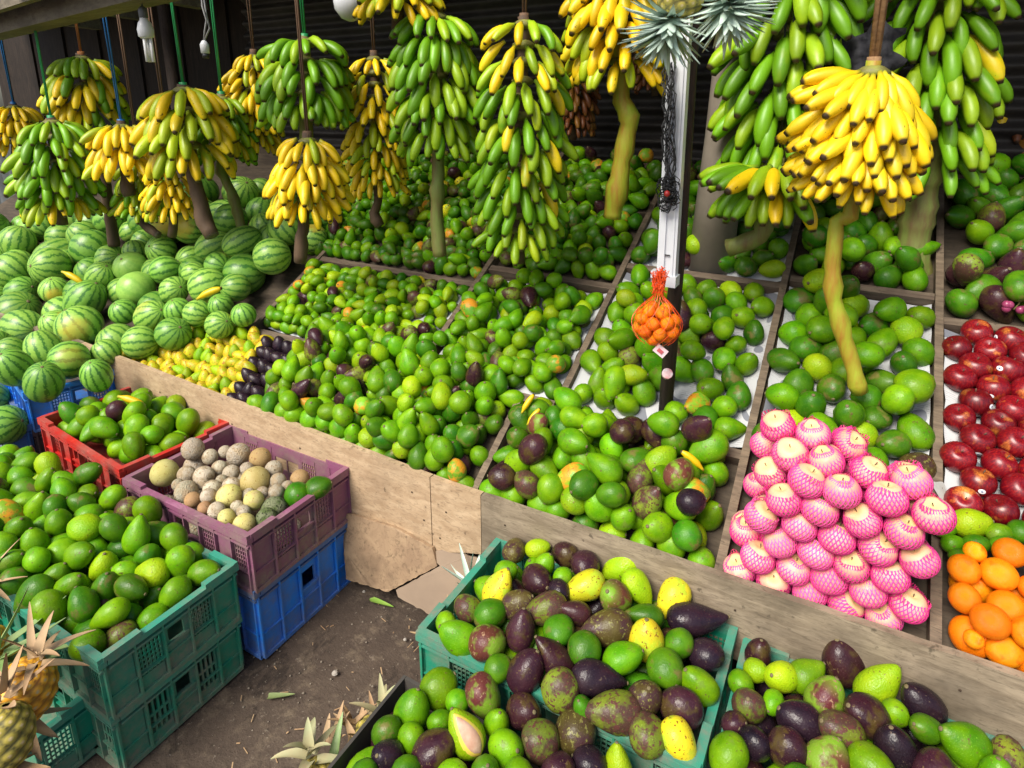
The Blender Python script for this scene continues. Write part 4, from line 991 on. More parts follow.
# ------------------------------------------------------------ bananas
def banana(bend, L=.145, w=.0178, n=7, rings=11, nm='banana'):
    g = MB(); v = []; t = []; p = Vector((0, 0, 0)); pts = []; dirs = []
    for i in range(rings):
        u = i / (rings - 1); a = -rad(bend) * (u ** .9); d = Vector((math.cos(a), 0, math.sin(a))); pts.append(p.copy()); dirs.append(d); p = p + d * (L / (rings - 1))
    prof_ = [.40, .42, .62, .9, 1.0, 1.0, 1.0, .98, .90, .66, .36]
    for i in range(rings):
        d = dirs[i]; up = Vector((-d.z, 0, d.x)); sd_ = Vector((0, 1, 0))
        for k in range(n):
            a = 2 * math.pi * k / n; rr = w * prof_[i] * (1 + (.055 if k % 2 == 0 else -.03)); v.append(pts[i] + up * math.cos(a) * rr * 1.04 + sd_ * math.sin(a) * rr); t.append(i / (rings - 1))
    f = [(i * n + k, i * n + (k + 1) % n, (i + 1) * n + (k + 1) % n, (i + 1) * n + k) for i in range(rings - 1) for k in range(n)]
    f += [tuple(range(n - 1, -1, -1)), tuple((rings - 1) * n + k for k in range(n))]
    g.add(v, f, 0, t); return g
BM = {}
for nm, mt in (('g', M_bg), ('y', M_by), ('t', M_bt), ('d', M_bd)):
    for b_ in (22, 38, 45, 60, 85): BM[(nm, b_)] = banana(b_, n=10).mesh('banana', [mt], True)
M_crown = simple('hand_crown', (.26, .28, .05), .6, (.12, .10, .03), 30)
g = MB(); g.lathe([(.012, -.012), (.03, -.006), (.034, .004), (.02, .014), (.008, .018)], 8); me_crown = g.mesh('hand', [M_crown], True)
def bunch(label, xt, yt, xb, yb, D, width, cols, stalkpts=None, smat=None, cord='green', cordtop=(0, -40), e0=-26, e1=1.0, tiers=None, nf=7, arc=118, twist=0.0, group='banana bunches hanging over the stand', lean=None, lower=True, tc=0, r0=.072, bends=(38, 60), sr=.02):
    """a hanging bunch: stalk, hands in tiers, each with its bananas"""
    T = atd(xt, yt, D); B = ony(xb, yb, T[1]); width *= .92; s = width / .30
    t = empty('banana_bunch', T, label, 'bananas', group)
    ax = (B - T); H_ = np.linalg.norm(ax); axn = ax / H_
    if tiers is None: tiers = max(1, int(round((H_ - .07 * s) / (.056 * s))))
    th_cam = math.atan2(-T[1], -T[0]); e00 = e0
    for k in range(tiers):
        u = (k + (.08 if k % 2 else 0)) / max(1, tiers - 1) * (H_ - .12 * s) / H_ if tiers > 1 else .05
        C0 = ax * u
        e0 = e00 + (4 if k == 0 and tiers > 1 else 2 if k == 1 and tiers > 2 else 0) + RS.uniform(-5, 5); r0k = r0 * (.66 if k == 0 else .88 if k == 1 else 1)
        taper = .80 + .25 * math.sin(math.pi * min(1, (k + .8) / (tiers + .4)))
        hd = link('hand', me_crown, t, Vector(C0)); hd.rotation_euler.z = th_cam + RS.uniform(-.5, .5); hd.scale = (s * 1.2,) * 3
        cz = cols(k / max(1, tiers - 1)) if callable(cols) else cols
        rowsl = ((0.0, 0),) if tiers > 1 else ((0.0, 0), (-.03, -24))
        for ri, (dz, de) in enumerate(rowsl):
            nfr = max(5, min(nf + 4, 98 // tiers))
            gap_ = th_cam + RS.uniform(-1.6, 1.6) if (tiers > 2 and lean is None and RS.rand() < .5) else 99; lean_h = RS.normal() * .10
            for j in range(nfr):
                ph = th_cam + rad(arc) * ((j + .5 + .5 * ((k + ri) % 2) - .25) / nfr * 2 - 1) + RS.normal() * .05 + twist
                if abs(ph - gap_) < .16: continue
                el = rad(e0 + de + RS.normal() * 5 - 5 * (k % 2)) + lean_h * math.sin(ph - th_cam); sc_ = s * taper * RS.uniform(.90, 1.08) * (1.0 if ri == 0 else .94)
                c = pick(cz) if isinstance(cz, dict) else cz; bd = bends[0] if RS.rand() < .5 else bends[1]
                loc = Vector(C0) + Vector((math.cos(ph) * r0k * s, math.sin(ph) * r0k * s, dz * s + RS.normal() * .006))
                o = bpy.data.objects.new('banana', BM[(c, bd)]); COL.objects.link(o)
                o.rotation_mode = 'QUATERNION'
                q = Quaternion((0, 0, 1), ph) @ Quaternion((0, 1, 0), -el) @ Quaternion((1, 0, 0), RS.normal() * .18)
                if lean is not None: q = Quaternion(Vector(lean[0]), lean[1]) @ q
                # child of the hand: undo the hand's own turn and size
                hq = Quaternion((0, 0, 1), hd.rotation_euler.z); o.parent = hd; hs = hd.scale[0]
                o.location = (hq.inverted() @ (loc - Vector(C0))) / hs; o.rotation_quaternion = hq.inverted() @ q; o.scale = (sc_ * e1 / hs, sc_ / hs, sc_ / hs)
    # stalk: through the bunch and on to its tail
    pts = [(0, 0, .03)] + [tuple(ax * u) for u in (.25, .5, .75, 1)]
    if stalkpts:
        Y = T[1]
        for (px, py) in stalkpts: pts.append(tuple(ony(px, py, Y) - T))
    rs_ = [sr * 1.22 * s * (.8 + .3 * i / len(pts)) for i in range(len(pts))]
    # finer steps for a bumpy skin
    pf = []; rf = []
    AP = [np.array(p, float) for p in pts]
    def cr(i, u):
        p0, p1, p2, p3 = AP[max(i - 1, 0)], AP[i], AP[i + 1], AP[min(i + 2, len(AP) - 1)]
        return .5 * (2 * p1 + (p2 - p0) * u + (2 * p0 - 5 * p1 + 4 * p2 - p3) * u * u + (3 * p1 - p0 - 3 * p2 + p3) * u ** 3)
    for i in range(len(pts) - 1):
        m_ = max(2, int(np.linalg.norm(np.array(pts[i + 1]) - np.array(pts[i])) / .03))
        for q in range(m_):
            u = q / m_; pf.append(cr(i, u) + RS.normal(size=3) * .0015); rf.append((rs_[i] * (1 - u) + rs_[i + 1] * u) * (1 + RS.normal() * .05 + (.22 if RS.rand() < .14 else 0)))
    pf.append(np.array(pts[-1])); rf.append(rs_[-1])
    g = MB(); g.tube(pf, rf, 10, 0); 
    g.m[-1] = 1; g.m[-2] = 1
    g.build('stalk', [smat or M_stalk, M_cut], t, True)
    # cord
    cm = CORDS[cord]; g = MB(); top = T + np.array([cordtop[0] * .001, 0, max(.10, 2.54 - T[2])]); a0 = Vector((0, 0, .02)); a1 = Vector(top - T)
    for o_ in (-.004, .005): g.tube([a0 + Vector((o_, 0, 0)), (a0 + a1) / 2 + Vector((o_ * 2 + RS.normal() * .006, 0, 0)), a1], .0035 if cord != 'rope' else .008, 6)
    g.tube([a0 + Vector((0, 0, -.03)), a0, a0 + Vector((0, 0, .02))], .016, 8)
    g.build('cord', cm, t, True)
    return t
CORDS = {'green': simple('cord_green', (.02, .30, .09), .5), 'blue': simple('cord_blue', (.02, .18, .5), .5), 'rope': simple('cord_rope', (.34, .20, .09), .9, (.18, .10, .05), 60, .6),
         'orange': simple('cord_orange', (.42, .16, .04), .7), 'black': simple('cord_black', (.02, .02, .02), .7), 'brown': simple('cord_brown', (.16, .09, .05), .8)}
g_ = {'g': 1}; y_ = {'y': 1}; t_ = {'t': 1}
bunch('far left bunch of small yellow bananas cut by the frame', 14, 108, 16, 160, 4.1, .34, {'y': 3, 't': 1}, None, M_stalkb, 'blue', nf=7)
bunch('green and yellow banana bunch on an orange rag below the beam', 82, 60, 88, 138, 3.1, .36, {'g': 4, 't': 2, 'y': 1.2}, [(104, 180), (114, 246)], M_stalkb, 'orange', nf=8)
bunch('all-green bunch with yellow tips hanging lowest at far left', 52, 124, 62, 224, 2.95, .36, lambda u: {'g': 1} if u < .85 else {'t': 3, 'y': 2}, None, M_stalkb, 'green', nf=8)
bunch('small ripe yellow bunch on the blue cord', 122, 128, 127, 184, 2.9, .34, {'y': 6, 't': 1}, [(130, 196)], M_stalkb, 'blue', nf=8)
bunch('green-yellow hand behind the bunch on the blue cord', 140, 166, 142, 222, 3.1, .26, {'t': 2, 'g': 1}, [(158, 235)], M_stalkb, 'brown', nf=6)
bunch('broad yellow-green bunch right of the energy-saving lamp', 184, 92, 194, 178, 2.7, .40, {'t': 5, 'y': 1.5}, [(200, 200), (204, 222), (212, 236)], M_stalkb, 'green', nf=9)
bunch('yellow lower hand under the broad yellow-green bunch', 172, 168, 174, 220, 2.85, .26, {'y': 3, 't': 2}, [(172, 236)], M_stalkb, 'brown', nf=6)
bunch('green hand half hidden behind the broad yellow-green bunch', 222, 100, 222, 172, 2.95, .30, {'g': 3, 't': 1}, [(234, 200), (246, 250)], M_stalk, 'green', nf=7)
bunch('narrow ripe yellow bunch left of the green one', 254, 58, 252, 158, 3.0, .28, {'y': 5, 't': 1}, None, M_stalkb, 'brown', nf=7)
bunch('bright green curved bunch on the long green cord', 305, 44, 306, 140, 2.55, .36, {'g': 1}, None, M_stalk, 'green', nf=8, e0=-8, bends=(60, 85))
bunch('ripe golden bunch below the bright green one', 308, 142, 304, 226, 2.30, .29, {'y': 8, 't': .6}, [(302, 236), (300, 262)], M_stalkb, 'brown', nf=7)
bunch('speckled yellow bunch in four tiers with a dark withered tip', 374, 60, 378, 202, 2.75, .29, {'y': 4, 't': 3}, [(374, 212), (380, 226)], M_stalkb, 'brown', nf=6)
bunch('yellow hand at the top edge beside the white globe', 398, -40, 398, 34, 2.2, .30, {'y': 2, 't': 2}, None, M_stalkb, 'brown', nf=7)
bunch('large light green bunch with a long bare stalk', 437, 18, 438, 164, 2.25, .345, {'g': 1}, [(438, 190), (437, 225), (440, 256)], M_stalk, 'green', nf=8)
bunch('longest green bunch with yellow bananas near its top', 524, 26, 518, 262, 2.1, .325, lambda u: {'t': 2, 'g': 1, 'y': .6} if u < .25 else ({'g': 9, 't': 1}), None, M_stalkb, 'brown', nf=6, arc=105, tiers=13)
bunch('yellow bunch over a thick mottled stalk left of the white lamp post', 616, -70, 622, 100, 2.15, .37, {'y': 5, 't': 2.4}, [(629, 118), (622, 160), (612, 218)], M_stalky, 'blue', nf=8, sr=.024)
bunch('big green bunch behind the pineapple crowns', 795, -80, 780, 190, 1.95, .43, {'g': 1}, None, M_stalk, 'black', nf=8, arc=100, tiers=13)
bunch('splayed green hand with one yellow banana right of the lamp post', 776, 166, 760, 236, 2.0, .40, lambda u: {'g': 12, 'y': 1.0}, [(728, 248)], M_stalk, 'black', nf=8, e0=-8, bends=(22, 45), tiers=1, twist=-.55, arc=80)
bunch('large green bunch with a cut thick stalk at upper right', 942, -60, 922, 196, 1.95, .40, {'g': 14, 't': 1}, [(914, 240), (911, 300)], M_stalk, 'black', nf=8, tiers=10, arc=100, sr=.036)
bunch('bright yellow bunch on a brown rope over the pink apples', 872, 74, 850, 216, 1.55, .335, {'y': 1}, [(838, 222), (832, 262), (836, 310), (848, 350), (860, 392)], M_stalky, 'rope', nf=9, e0=-24, e1=.95, bends=(22, 22), sr=.0165, arc=105, tiers=8, lean=((0.5, .87, 0), .30), r0=.055)
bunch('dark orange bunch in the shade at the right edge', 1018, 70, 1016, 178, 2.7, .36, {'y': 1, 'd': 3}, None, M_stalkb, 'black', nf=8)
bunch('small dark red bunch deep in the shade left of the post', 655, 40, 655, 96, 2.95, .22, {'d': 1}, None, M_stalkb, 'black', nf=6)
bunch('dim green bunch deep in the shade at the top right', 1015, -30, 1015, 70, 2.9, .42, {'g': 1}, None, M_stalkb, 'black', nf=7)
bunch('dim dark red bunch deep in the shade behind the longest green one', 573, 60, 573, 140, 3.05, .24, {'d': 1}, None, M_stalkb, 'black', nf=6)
# loose bananas lying on other fruit
def loose(px, py, D_off, ang, h, lab, col='y', s=1.0):
    P = onh(px, py, h); d = imgdir(P, ang, 0.0)
    o = link('banana', BM[(col, 22)], None, P - d * .08 * s, lab, 'banana'); o.rotation_mode = 'QUATERNION'
    X = Vector(d); Z = Vector((0, 0, 1)); Yv = Z.cross(X).normalized(); Z = X.cross(Yv); o.rotation_quaternion = Matrix((X, Yv, Z)).transposed().to_quaternion(); o.scale = (s, s, s)
loose(133, 399, 0, -10, lambda x, y: .55, 'pale yellow banana lying on the avocados of the red crate', s=.72)
loose(527, 402, 0, 65, lambda x, y: PL(y) + .12, 'small yellow banana on the left of the purple avocados', s=.5)
loose(533, 415, 0, 60, lambda x, y: PL(y) + .12, 'smaller yellow banana lying just in front of another on the avocados', s=.45)
loose(693, 458, 0, 130, lambda x, y: PL(y) + .12, 'yellow banana on the avocados near the pink apples', s=.55)
loose(209, 291, 0, 35, lambda x, y: PL(y) + .25, 'single yellow banana among the watermelons', s=.8)
loose(74, 276, 0, -20, lambda x, y: PL(y) + .24, 'torn yellow banana pair on the watermelons at left', s=.8)

# ------------------------------------------------------------ post, lamp batten, wires, bulbs
t = empty('support_post', (-.447, 1.79, PL(1.79) - .06), 'dark wooden post standing among the avocados behind the net bag', 'post')
g = MB(); g.tube([(0, 0, 0), (.006, 0, .6), (0, 0, 1.2), (.004, 0, 1.87)], [.021, .021, .020, .020], 12); g.build('pole', M_pole, t, True)
PB = ony(667, 278, 1.70); PT = ony(684, -30, 1.70); pd = (PT - PB)
t = empty('lamp_batten', PB, 'long white metal lamp batten fixed upright to the dark post', 'light fixture')
g = MB(); g.bar((0, 0, 0), tuple(pd), .052, .030, up=(0, -1, 0)); g.build('housing', M_white, t)
g = MB(); g.bar((-.012, -.019, .006), tuple(pd + np.array([-.012, -.019, 0])), .014, .008, up=(0, -1, 0)); g.bar((.016, -.017, .006), tuple(pd + np.array([.016, -.017, 0])), .005, .004, up=(0, -1, 0)); g.build('ridge', M_white, t)
g = MB(); g.box((.0, -.004, -.004), (.062, .045, .03)); g.box((-.034, -.01, .012), (.012, .03, .02)); g.build('end_cap', M_white, t)
g = MB(); g.box((0.002, -.02, .07), (.014, .003, .003)); g.build('screw', M_black, t)
# black cable tangle
g = MB(); rs = random.Random(3)
for k in range(16):
    pts = []; 
    for i in range(14):
        u = i / 13; px = 672 - 3 + 4 * math.sin(u * 7 + k) + rs.uniform(-4, 4); py = 62 + u * 140; pts.append(ony(px, py, 1.665 + rs.uniform(-.01, .01)))
    g.tube(pts, .0016, 4)
for k in range(26):
    c = ony(668 + rs.uniform(-7, 7), 195 + rs.uniform(-13, 14), 1.655); pts = [c + np.array([.02 * math.cos(a + k), .01 * math.sin(a * 2), .02 * math.sin(a + k)]) * rs.uniform(.5, 1) for a in np.linspace(0, 6, 9)]; g.tube(pts, .0016, 4)
g.build('cable_tangle', M_black, label='black tangle of fine wire hanging along the white batten', cat='cable')
g = MB(); c = ony(667, 194, 1.63); g.lathe([(.002, -.008), (.008, -.003), (.007, .006), (.002, .009)], 8); o = g.build('red_plug', simple('red_plastic', (.4, .02, .02), .4), bpy.data.objects['cable_tangle'], True); o.location = c
# black cloth behind the yellow bunch
g = MB(); nx, ny = 16, 12; v = []
for j in range(ny + 1):
    for i in range(nx + 1):
        p = ony(815 + i * 5.2 + 10 * math.sin(j * 1.1) * (i in (0, nx)), 22 + j * 5.4 + 26 * (1 - i / nx) ** 1.5 + 9 * math.sin(i * .9 + j) * (j in (0, ny)), 2.25); v.append(tuple(p + np.array([0, .02 * math.sin(i * 1.3) + .01 * math.sin(j * 2 + i), 0])))
f = [(j * (nx + 1) + i, j * (nx + 1) + i + 1, (j + 1) * (nx + 1) + i + 1, (j + 1) * (nx + 1) + i) for j in range(ny) for i in range(nx)]
g.add(v, f); g.build('black_netting', simple('black_cloth', (.012, .012, .016), .9, (.03, .03, .035), 60, .4), smooth=True, label='black crumpled netting hung between the green bunch and the yellow one', cat='netting')
# pale pillar behind the big green bunch
c0 = ony(712, 240, 2.42); 
g = MB(); g.tube([(c0[0], 2.42, PL(2.42) - .06), (c0[0] + .02, 2.42, 1.5), (c0[0] + .05, 2.42, 2.55)], [.085, .075, .068], 14); g.build('concrete_pillar', simple('pillar_plaster', (.26, .22, .18), .85, (.17, .14, .11), 5, .3), smooth=True, label='pale rough tapering pillar behind the big green bunch', cat='pillar')
for (x, y) in ((-2.30, 2.95), (-3.9, 2.6)):
    g = MB(); g.tube([(x, y, 0), (x + .01, y, 1.2), (x, y, 2.55)], [.04, .038, .036], 10); g.build('roof_pole', M_pole, smooth=True, label='dark roof pole at the back %s' % ('between the watermelons and avocados' if x > -3 else 'behind the far banana bunches'), cat='pole', group='roof poles')
# energy saving lamp
P = atd(150, 62, 2.15); t = empty('energy_saving_lamp', P, 'white compact fluorescent lamp hanging bare from the roof', 'lamp'); t.scale = (.86, .86, .86)
g = MB()
for (dx, dy) in ((-.012, .008), (.0, -.010), (.012, .008), (0.003, .012)): g.tube([(dx, dy, 0), (dx, dy, .095)], .0065, 8); 
g.build('glass_tubes', M_glow, t, True)
g = MB(); g.lathe([(.020, .088), (.028, .095), (.030, .12), (.024, .145), (.016, .155), (.015, .165)], 14); g.build('ballast', M_white, t, True)
g = MB(); g.lathe([(.015, .162), (.017, .166), (.017, .195), (.008, .205)], 10); g.tube([(0, 0, .2), (.01, 0, .5), (0, 0, .95)], .0035, 6); g.build('socket', simple('socket_grey', (.10, .11, .12), .5), t, True)
P = atd(205, 50, 2.5); t = empty('bulb_socket', P, 'empty white bulb holder dangling on a looped grey wire', 'lamp holder')
g = MB(); g.lathe([(.012, -.014), (.016, -.012), (.017, .02), (.010, .032), (.006, .036)], 12); g.build('holder', M_white, t, True)
g = MB(); g.lathe([(.013, -.03), (.014, -.014), (.010, -.013)], 10); g.build('mouth', simple('holder_metal', (.08, .08, .09), .4, metal=.6), t, True)
g = MB(); g.tube([(0, 0, .034), (.012, 0, .07), (.03, 0, .11), (.015, 0, .16), (.02, 0, .23), (0, 0, .8)], .0035, 6); g.tube([(.002, 0, .034), (.03, .01, .08), (.02, .01, .13), (.03, 0, .19), (-.08, 0, .21), (-.14, 0, .28), (-.2, 0, .8)], .0035, 6); g.build('wire', simple('grey_wire', (.35, .35, .36), .5), t, True)
# white globe
P = atd(350, 4, 2.4); g = MB(); g.lathe([(.01, -.062), (.035, -.052), (.058, -.02), (.062, .01), (.045, .05), (.02, .065), (.018, .5)], 18); o = g.build('globe_lamp', M_white, smooth=True, label='round white globe lamp at the top edge among the bananas', cat='lamp'); o.location = P

# ------------------------------------------------------------ orange net bag with mandarins
P = ony(657, 318, 1.60); t = empty('net_bag', P, 'orange net bag of mandarins hanging from the white batten', 'net bag')
M_net = simple('orange_net', (.85, .10, .015), .5, (.7, .07, .01))
def bagr(u): # u 0 bottom .. 1 top
    return .064 * math.sin(math.pi * min(1, .12 + u * .86) ** 1.35) ** .8 if u < .72 else .064 * .28 * (1 - (u - .72) * .8)
bh = .20; gm = MB(); n = 15; seg = 22
def bp(a, u):
    if u < .66: r = .069 * math.sqrt(max(0, 1 - ((u - .30) / .36) ** 2)) if u < .30 else .069 * (1 - ((u - .30) / .36) ** 1.5 * .80)
    else: r = .0124 + (u - .66) * .02
    return Vector((r * math.cos(a), r * math.sin(a) * .85, -.07 + u * bh))
for dr in (1, -1):
    for k in range(n):
        gm.tube([bp(2 * math.pi * k / n + dr * i / seg * 2.2, .01 + .98 * i / seg) for i in range(seg + 1)], 0.0007, 3, cap=False)
gm.build('net', M_net, t)
g = MB(); rs = random.Random(5)
for k in range(60):
    a = rs.uniform(0, 6.3); c = Vector((rs.uniform(-.012, .012), rs.uniform(-.01, .01), .098 + rs.uniform(-.02, .03))); pts = [c + Vector((rs.uniform(-.011, .011), rs.uniform(-.010, .010), rs.uniform(-.016, .016))) for _ in range(5)]; g.tube(pts, .0013, 3)
g.build('knot', M_net, t)
me_man = globe(M_orange, 0, .88, n=14, rings=9, nm='mandarin')
mp_ = []
for lay, (z, rr, cnt_) in enumerate(((-.052, .024, 4), (-.030, .042, 7), (-.004, .040, 7), (.022, .024, 4))):
    for k in range(cnt_):
        a = 2 * math.pi * (k + .5 * lay) / cnt_ - 1.57; mp_.append((rr * math.cos(a), rr * math.sin(a) * .85, z + RS.normal() * .002, lay, k))
LY = ['bottom', 'lower middle', 'upper middle', 'top']
for (x, y, z, lay, k) in mp_:
    place('mandarin', me_man, P + np.array([x * 1.1, y * 1.1, z]), .0195, rquat(), f"small mandarin in net bag, {LY[lay]} layer, {oword(k)} counting round from the front", 'mandarin', 'mandarins in the orange net bag')
g = MB(); g.box((0, 0, 0), (.034, .003, .026), Euler((0, .6, .1)).to_matrix()); g.box((0, -.003, 0), (.016, .002, .010), Euler((0, .6, .1)).to_matrix(), 1)
o = g.build('tag', [simple('tag_pink', (.75, .50, .52), .5, (.7, .6, .62), 40), simple('tag_red', (.6, .12, .14), .5)], t); o.location = (.022, -.025, -.082)
g = MB(); g.lathe([(.03, -.02), (.034, -.02), (.037, .02), (.034, .021)], 16, 0)
P = np.array([-.395, 1.70, PL(1.70) + .02]); o = g.build('paper_cup', simple('cup_white', (.75, .72, .70), .5, (.6, .2, .2), 22), smooth=True, label='crumpled white and red paper cup at the foot of the post', cat='cup'); o.location = ony(667, 374, 1.68); o.rotation_euler = (.8, .5, 0); o.scale = (.42, .42, .42)

# ------------------------------------------------------------ pineapples
def pine_body(mat_seed=0, yellow=1.0):
    g = MB(); rows_, n = 40, 48; v = []; t_a = []
    for i in range(rows_ + 1):
        s = .02 + .96 * i / rows_; th = math.pi * s; R_ = math.sin(th) ** .72; z = -math.cos(th) * 1.3
        for k in range(n):
            a = 2 * math.pi * k / n; u1 = (a / (2 * math.pi)) * 8 + s * 6; u2 = (a / (2 * math.pi)) * 8 - s * 6
            b = abs(math.sin(math.pi * u1)) * abs(math.sin(math.pi * u2)); r = R_ * (1 + .13 * b ** .6)
            v.append((r * math.cos(a), r * math.sin(a), z)); t_a.append(b)
    f = [(i * n + k, i * n + (k + 1) % n, (i + 1) * n + (k + 1) % n, (i + 1) * n + k) for i in range(rows_) for k in range(n)]
    g.add(v, f, 0, t_a); return g
def pine_mat(name, hi, lo):
    m, nt, b = newmat(name, .5); t = tattr(nt); co, r, oc = rndcoord(nt)
    col = mix(nt, ramp(nt, t, .05, .55), lo, hi); col = mix(nt, ramp(nt, t, .75, .95), col, (.62, .48, .26)); col = mix(nt, ramp(nt, noise(nt, co, 5, 3), .55, .7, 0, .5), col, (.35, .28, .04))
    nt.links.new(col, b.inputs['Base Color']); return m
M_pine = pine_mat('pineapple_skin', (.85, .42, .03), (.34, .13, .02)); M_pineg = pine_mat('pineapple_skin_green', (.42, .34, .06), (.10, .09, .03))
me_pb = pine_body().mesh('fruit_body', [M_pine], True); me_pg = pine_body().mesh('fruit_body', [M_pineg], True)
def leaf(g, base, d, L, w_, curl, mat=0, up=Vector((0, 0, 1)), seg=6):
    d = Vector(d).normalized(); sd_ = d.cross(up)
    if sd_.length < .1: sd_ = d.cross(Vector((1, 0, 0)))
    sd_.normalize(); p = Vector(base); v = []; nrm = sd_.cross(d).normalized()
    for i in range(seg + 1):
        u = i / seg; ww = w_ * (1 - u) ** .7 * (1 if u > .1 else .85) + .0006
        v += [p - sd_ * ww + nrm * ww * .45, p, p + sd_ * ww + nrm * ww * .45]
        d = (d + up * curl / seg).normalized(); nrm = sd_.cross(d).normalized(); p = p + d * (L / seg)
    f = []
    for i in range(seg):
        o_ = i * 3; f += [(o_, o_ + 1, o_ + 4, o_ + 3), (o_ + 1, o_ + 2, o_ + 5, o_ + 4)]
    m_ = len(v); v += [tuple(Vector(q) - nrm * .0012) for q in v]; f += [tuple(k + m_ for k in reversed(q)) for q in f]
    g.add(v, f, mat)
def pineapple(P, r, axis, body, lmat, label, nl=46, L=.16, wl=.012, spread=1.0, droop=-.5, dry=0, crown=True, seed=0, show_body=True, upv=(0, 0, 1), husk=0):
    rs = random.Random(seed); t = empty('pineapple', P, label, 'pineapple'); t.rotation_mode = 'QUATERNION'; q = rotto(axis); t.rotation_quaternion = q
    if show_body:
        o = link('fruit_body', body, t); o.scale = (r, r, r)
    if crown:
        g = MB(); lu = q.inverted() @ Vector(upv)
        for k in range(nl):
            u = k / nl; a = k * 2.39996; el = rad(78 * (1 - u) * 0 + 12 + 70 * u); 
            d = Vector((math.cos(a) * math.cos(el) * spread + rs.uniform(-.22, .22), math.sin(a) * math.cos(el) * spread + rs.uniform(-.22, .22), math.sin(el) + rs.uniform(-.15, .15)))
            leaf(g, Vector((math.cos(a), math.sin(a), 0)) * r * .30 * (1 - u) + Vector((0, 0, r * 1.22 + u * r * .9)), d, L * (.65 + .5 * math.sin(math.pi * (.25 + u * .7))) * rs.uniform(.85, 1.15), wl * rs.uniform(.8, 1.2), droop, 0, lu)
        g.build('crown', lmat, t, True)
    if husk:
        g = MB()
        for k in range(husk):
            a = rs.uniform(0, 6.28); d = Vector((math.cos(a), math.sin(a), rs.uniform(-.8, -.1))); leaf(g, Vector((math.cos(a) * r * .35, math.sin(a) * r * .35, -r * 1.22)), d, L * rs.uniform(.7, 1.2), wl * rs.uniform(.9, 1.6), .3, 0)
        g.build('stem_leaves', M_leafd, t, True)
    return t
def pix(px, py, z): return onz(px, py, z)
Pn = atd(24, 692, 1.42)
pineapple(Pn, .058, (.35, .25, .9), me_pb, M_leafd, 'orange-yellow pineapple with dried leaves beside the heap of green avocados', nl=9, L=.10, wl=.012, spread=1.4, droop=-.5, seed=1, husk=6)
pineapple(atd(4, 738, 1.32), .050, (-.2, .3, .9), me_pg, M_leafd, 'greenish pineapple at the lower left edge of the picture', nl=8, L=.09, wl=.012, spread=1.3, droop=.2, seed=2, husk=6)
pineapple(atd(-28, 650, 1.5), .060, (.95, .15, .15), me_pb, M_leafg, 'pineapple lying leftmost with long tan and green leaves', nl=12, L=.15, wl=.012, spread=1.1, droop=.3, seed=3, husk=8)
pineapple(atd(-36, 580, 1.7), .060, (.95, .1, .15), me_pg, M_leafd, 'pineapple at the left edge below the faded blue crate', nl=11, L=.10, wl=.008, spread=1.2, droop=-.2, seed=4)
# between the crates at the bottom
pineapple(pix(452, 668, .15), .055, (-.15, .3, .9), me_pb, M_leafd, 'orange pineapple squeezed behind the dark carton and teal crate', nl=7, L=.09, wl=.009, spread=1.1, droop=.0, seed=5, husk=3)
pineapple(pix(474, 612, .14), .05, (-.25, .1, 1), me_pb, M_leafs, 'pineapple hidden behind the teal crate with pale leaf tips showing', nl=8, L=.11, wl=.009, spread=1.2, droop=.1, seed=6)
pineapple(pix(372, 745, .10), .050, (.05, .45, .9), me_pg, M_leafp, 'pineapple top with broken pale crown beside the dark carton', nl=10, L=.065, wl=.011, spread=1.4, droop=-.7, seed=7, husk=5)
pineapple(pix(318, 790, .09), .050, (-.3, .1, .9), me_pg, M_leafp, 'pineapple with split pale leaves at the bottom edge', nl=10, L=.08, wl=.013, spread=1.5, droop=-.9, seed=8, husk=6)
g = MB(); leaf(g, (0, 0, 0), (.42, .72, .55), .20, .016, .1); leaf(g, (-.03, .01, 0), (-.2, .5, .6), .09, .012, -.3); leaf(g, (.05, .05, -.01), (.1, .6, .9), .10, .010, .2)
o = g.build('torn_leaf', M_leafg, smooth=True, label='long torn green leaf leaning on the rim of the dark carton', cat='leaf'); o.location = pix(340, 768, .12)
g = MB(); rs = random.Random(31)
for k in range(16): leaf(g, (rs.uniform(-.05, .05), rs.uniform(-.05, .05), 0), (rs.uniform(-1, .6), rs.uniform(-.3, 1), rs.uniform(.1, .8)), rs.uniform(.05, .09), rs.uniform(.008, .014), rs.uniform(-.4, .4))
o = g.build('dry_husk', M_leafd, smooth=True, label='crumpled dry tan husk leaves left of the dark carton', cat='husk'); o.location = pix(352, 735, .12)
# hung upside down at the top
for i, (px, py, ax_, lb) in enumerate(((686, 22, (-.35, -.25, -1), 'left of two hung pineapples, silver crown pointing down over the batten'), (722, 6, (.35, -.3, -.85), 'right of two hung pineapples, silver crown pointing to the green bunch'))):
    t = pineapple(atd(px - 2, py - 34, 1.36), .050, ax_, me_pg, M_leafs, lb, nl=90, L=.088, wl=.0105, spread=1.15, droop=-.25, seed=20 + i, upv=(0, 0, -1))
    g = MB(); q = t.rotation_quaternion; top = q.inverted() @ Vector((0, 0, .75)); g.tube([(0, 0, 0), tuple(top)], .003, 6); g.build('string', CORDS['rope'], t)

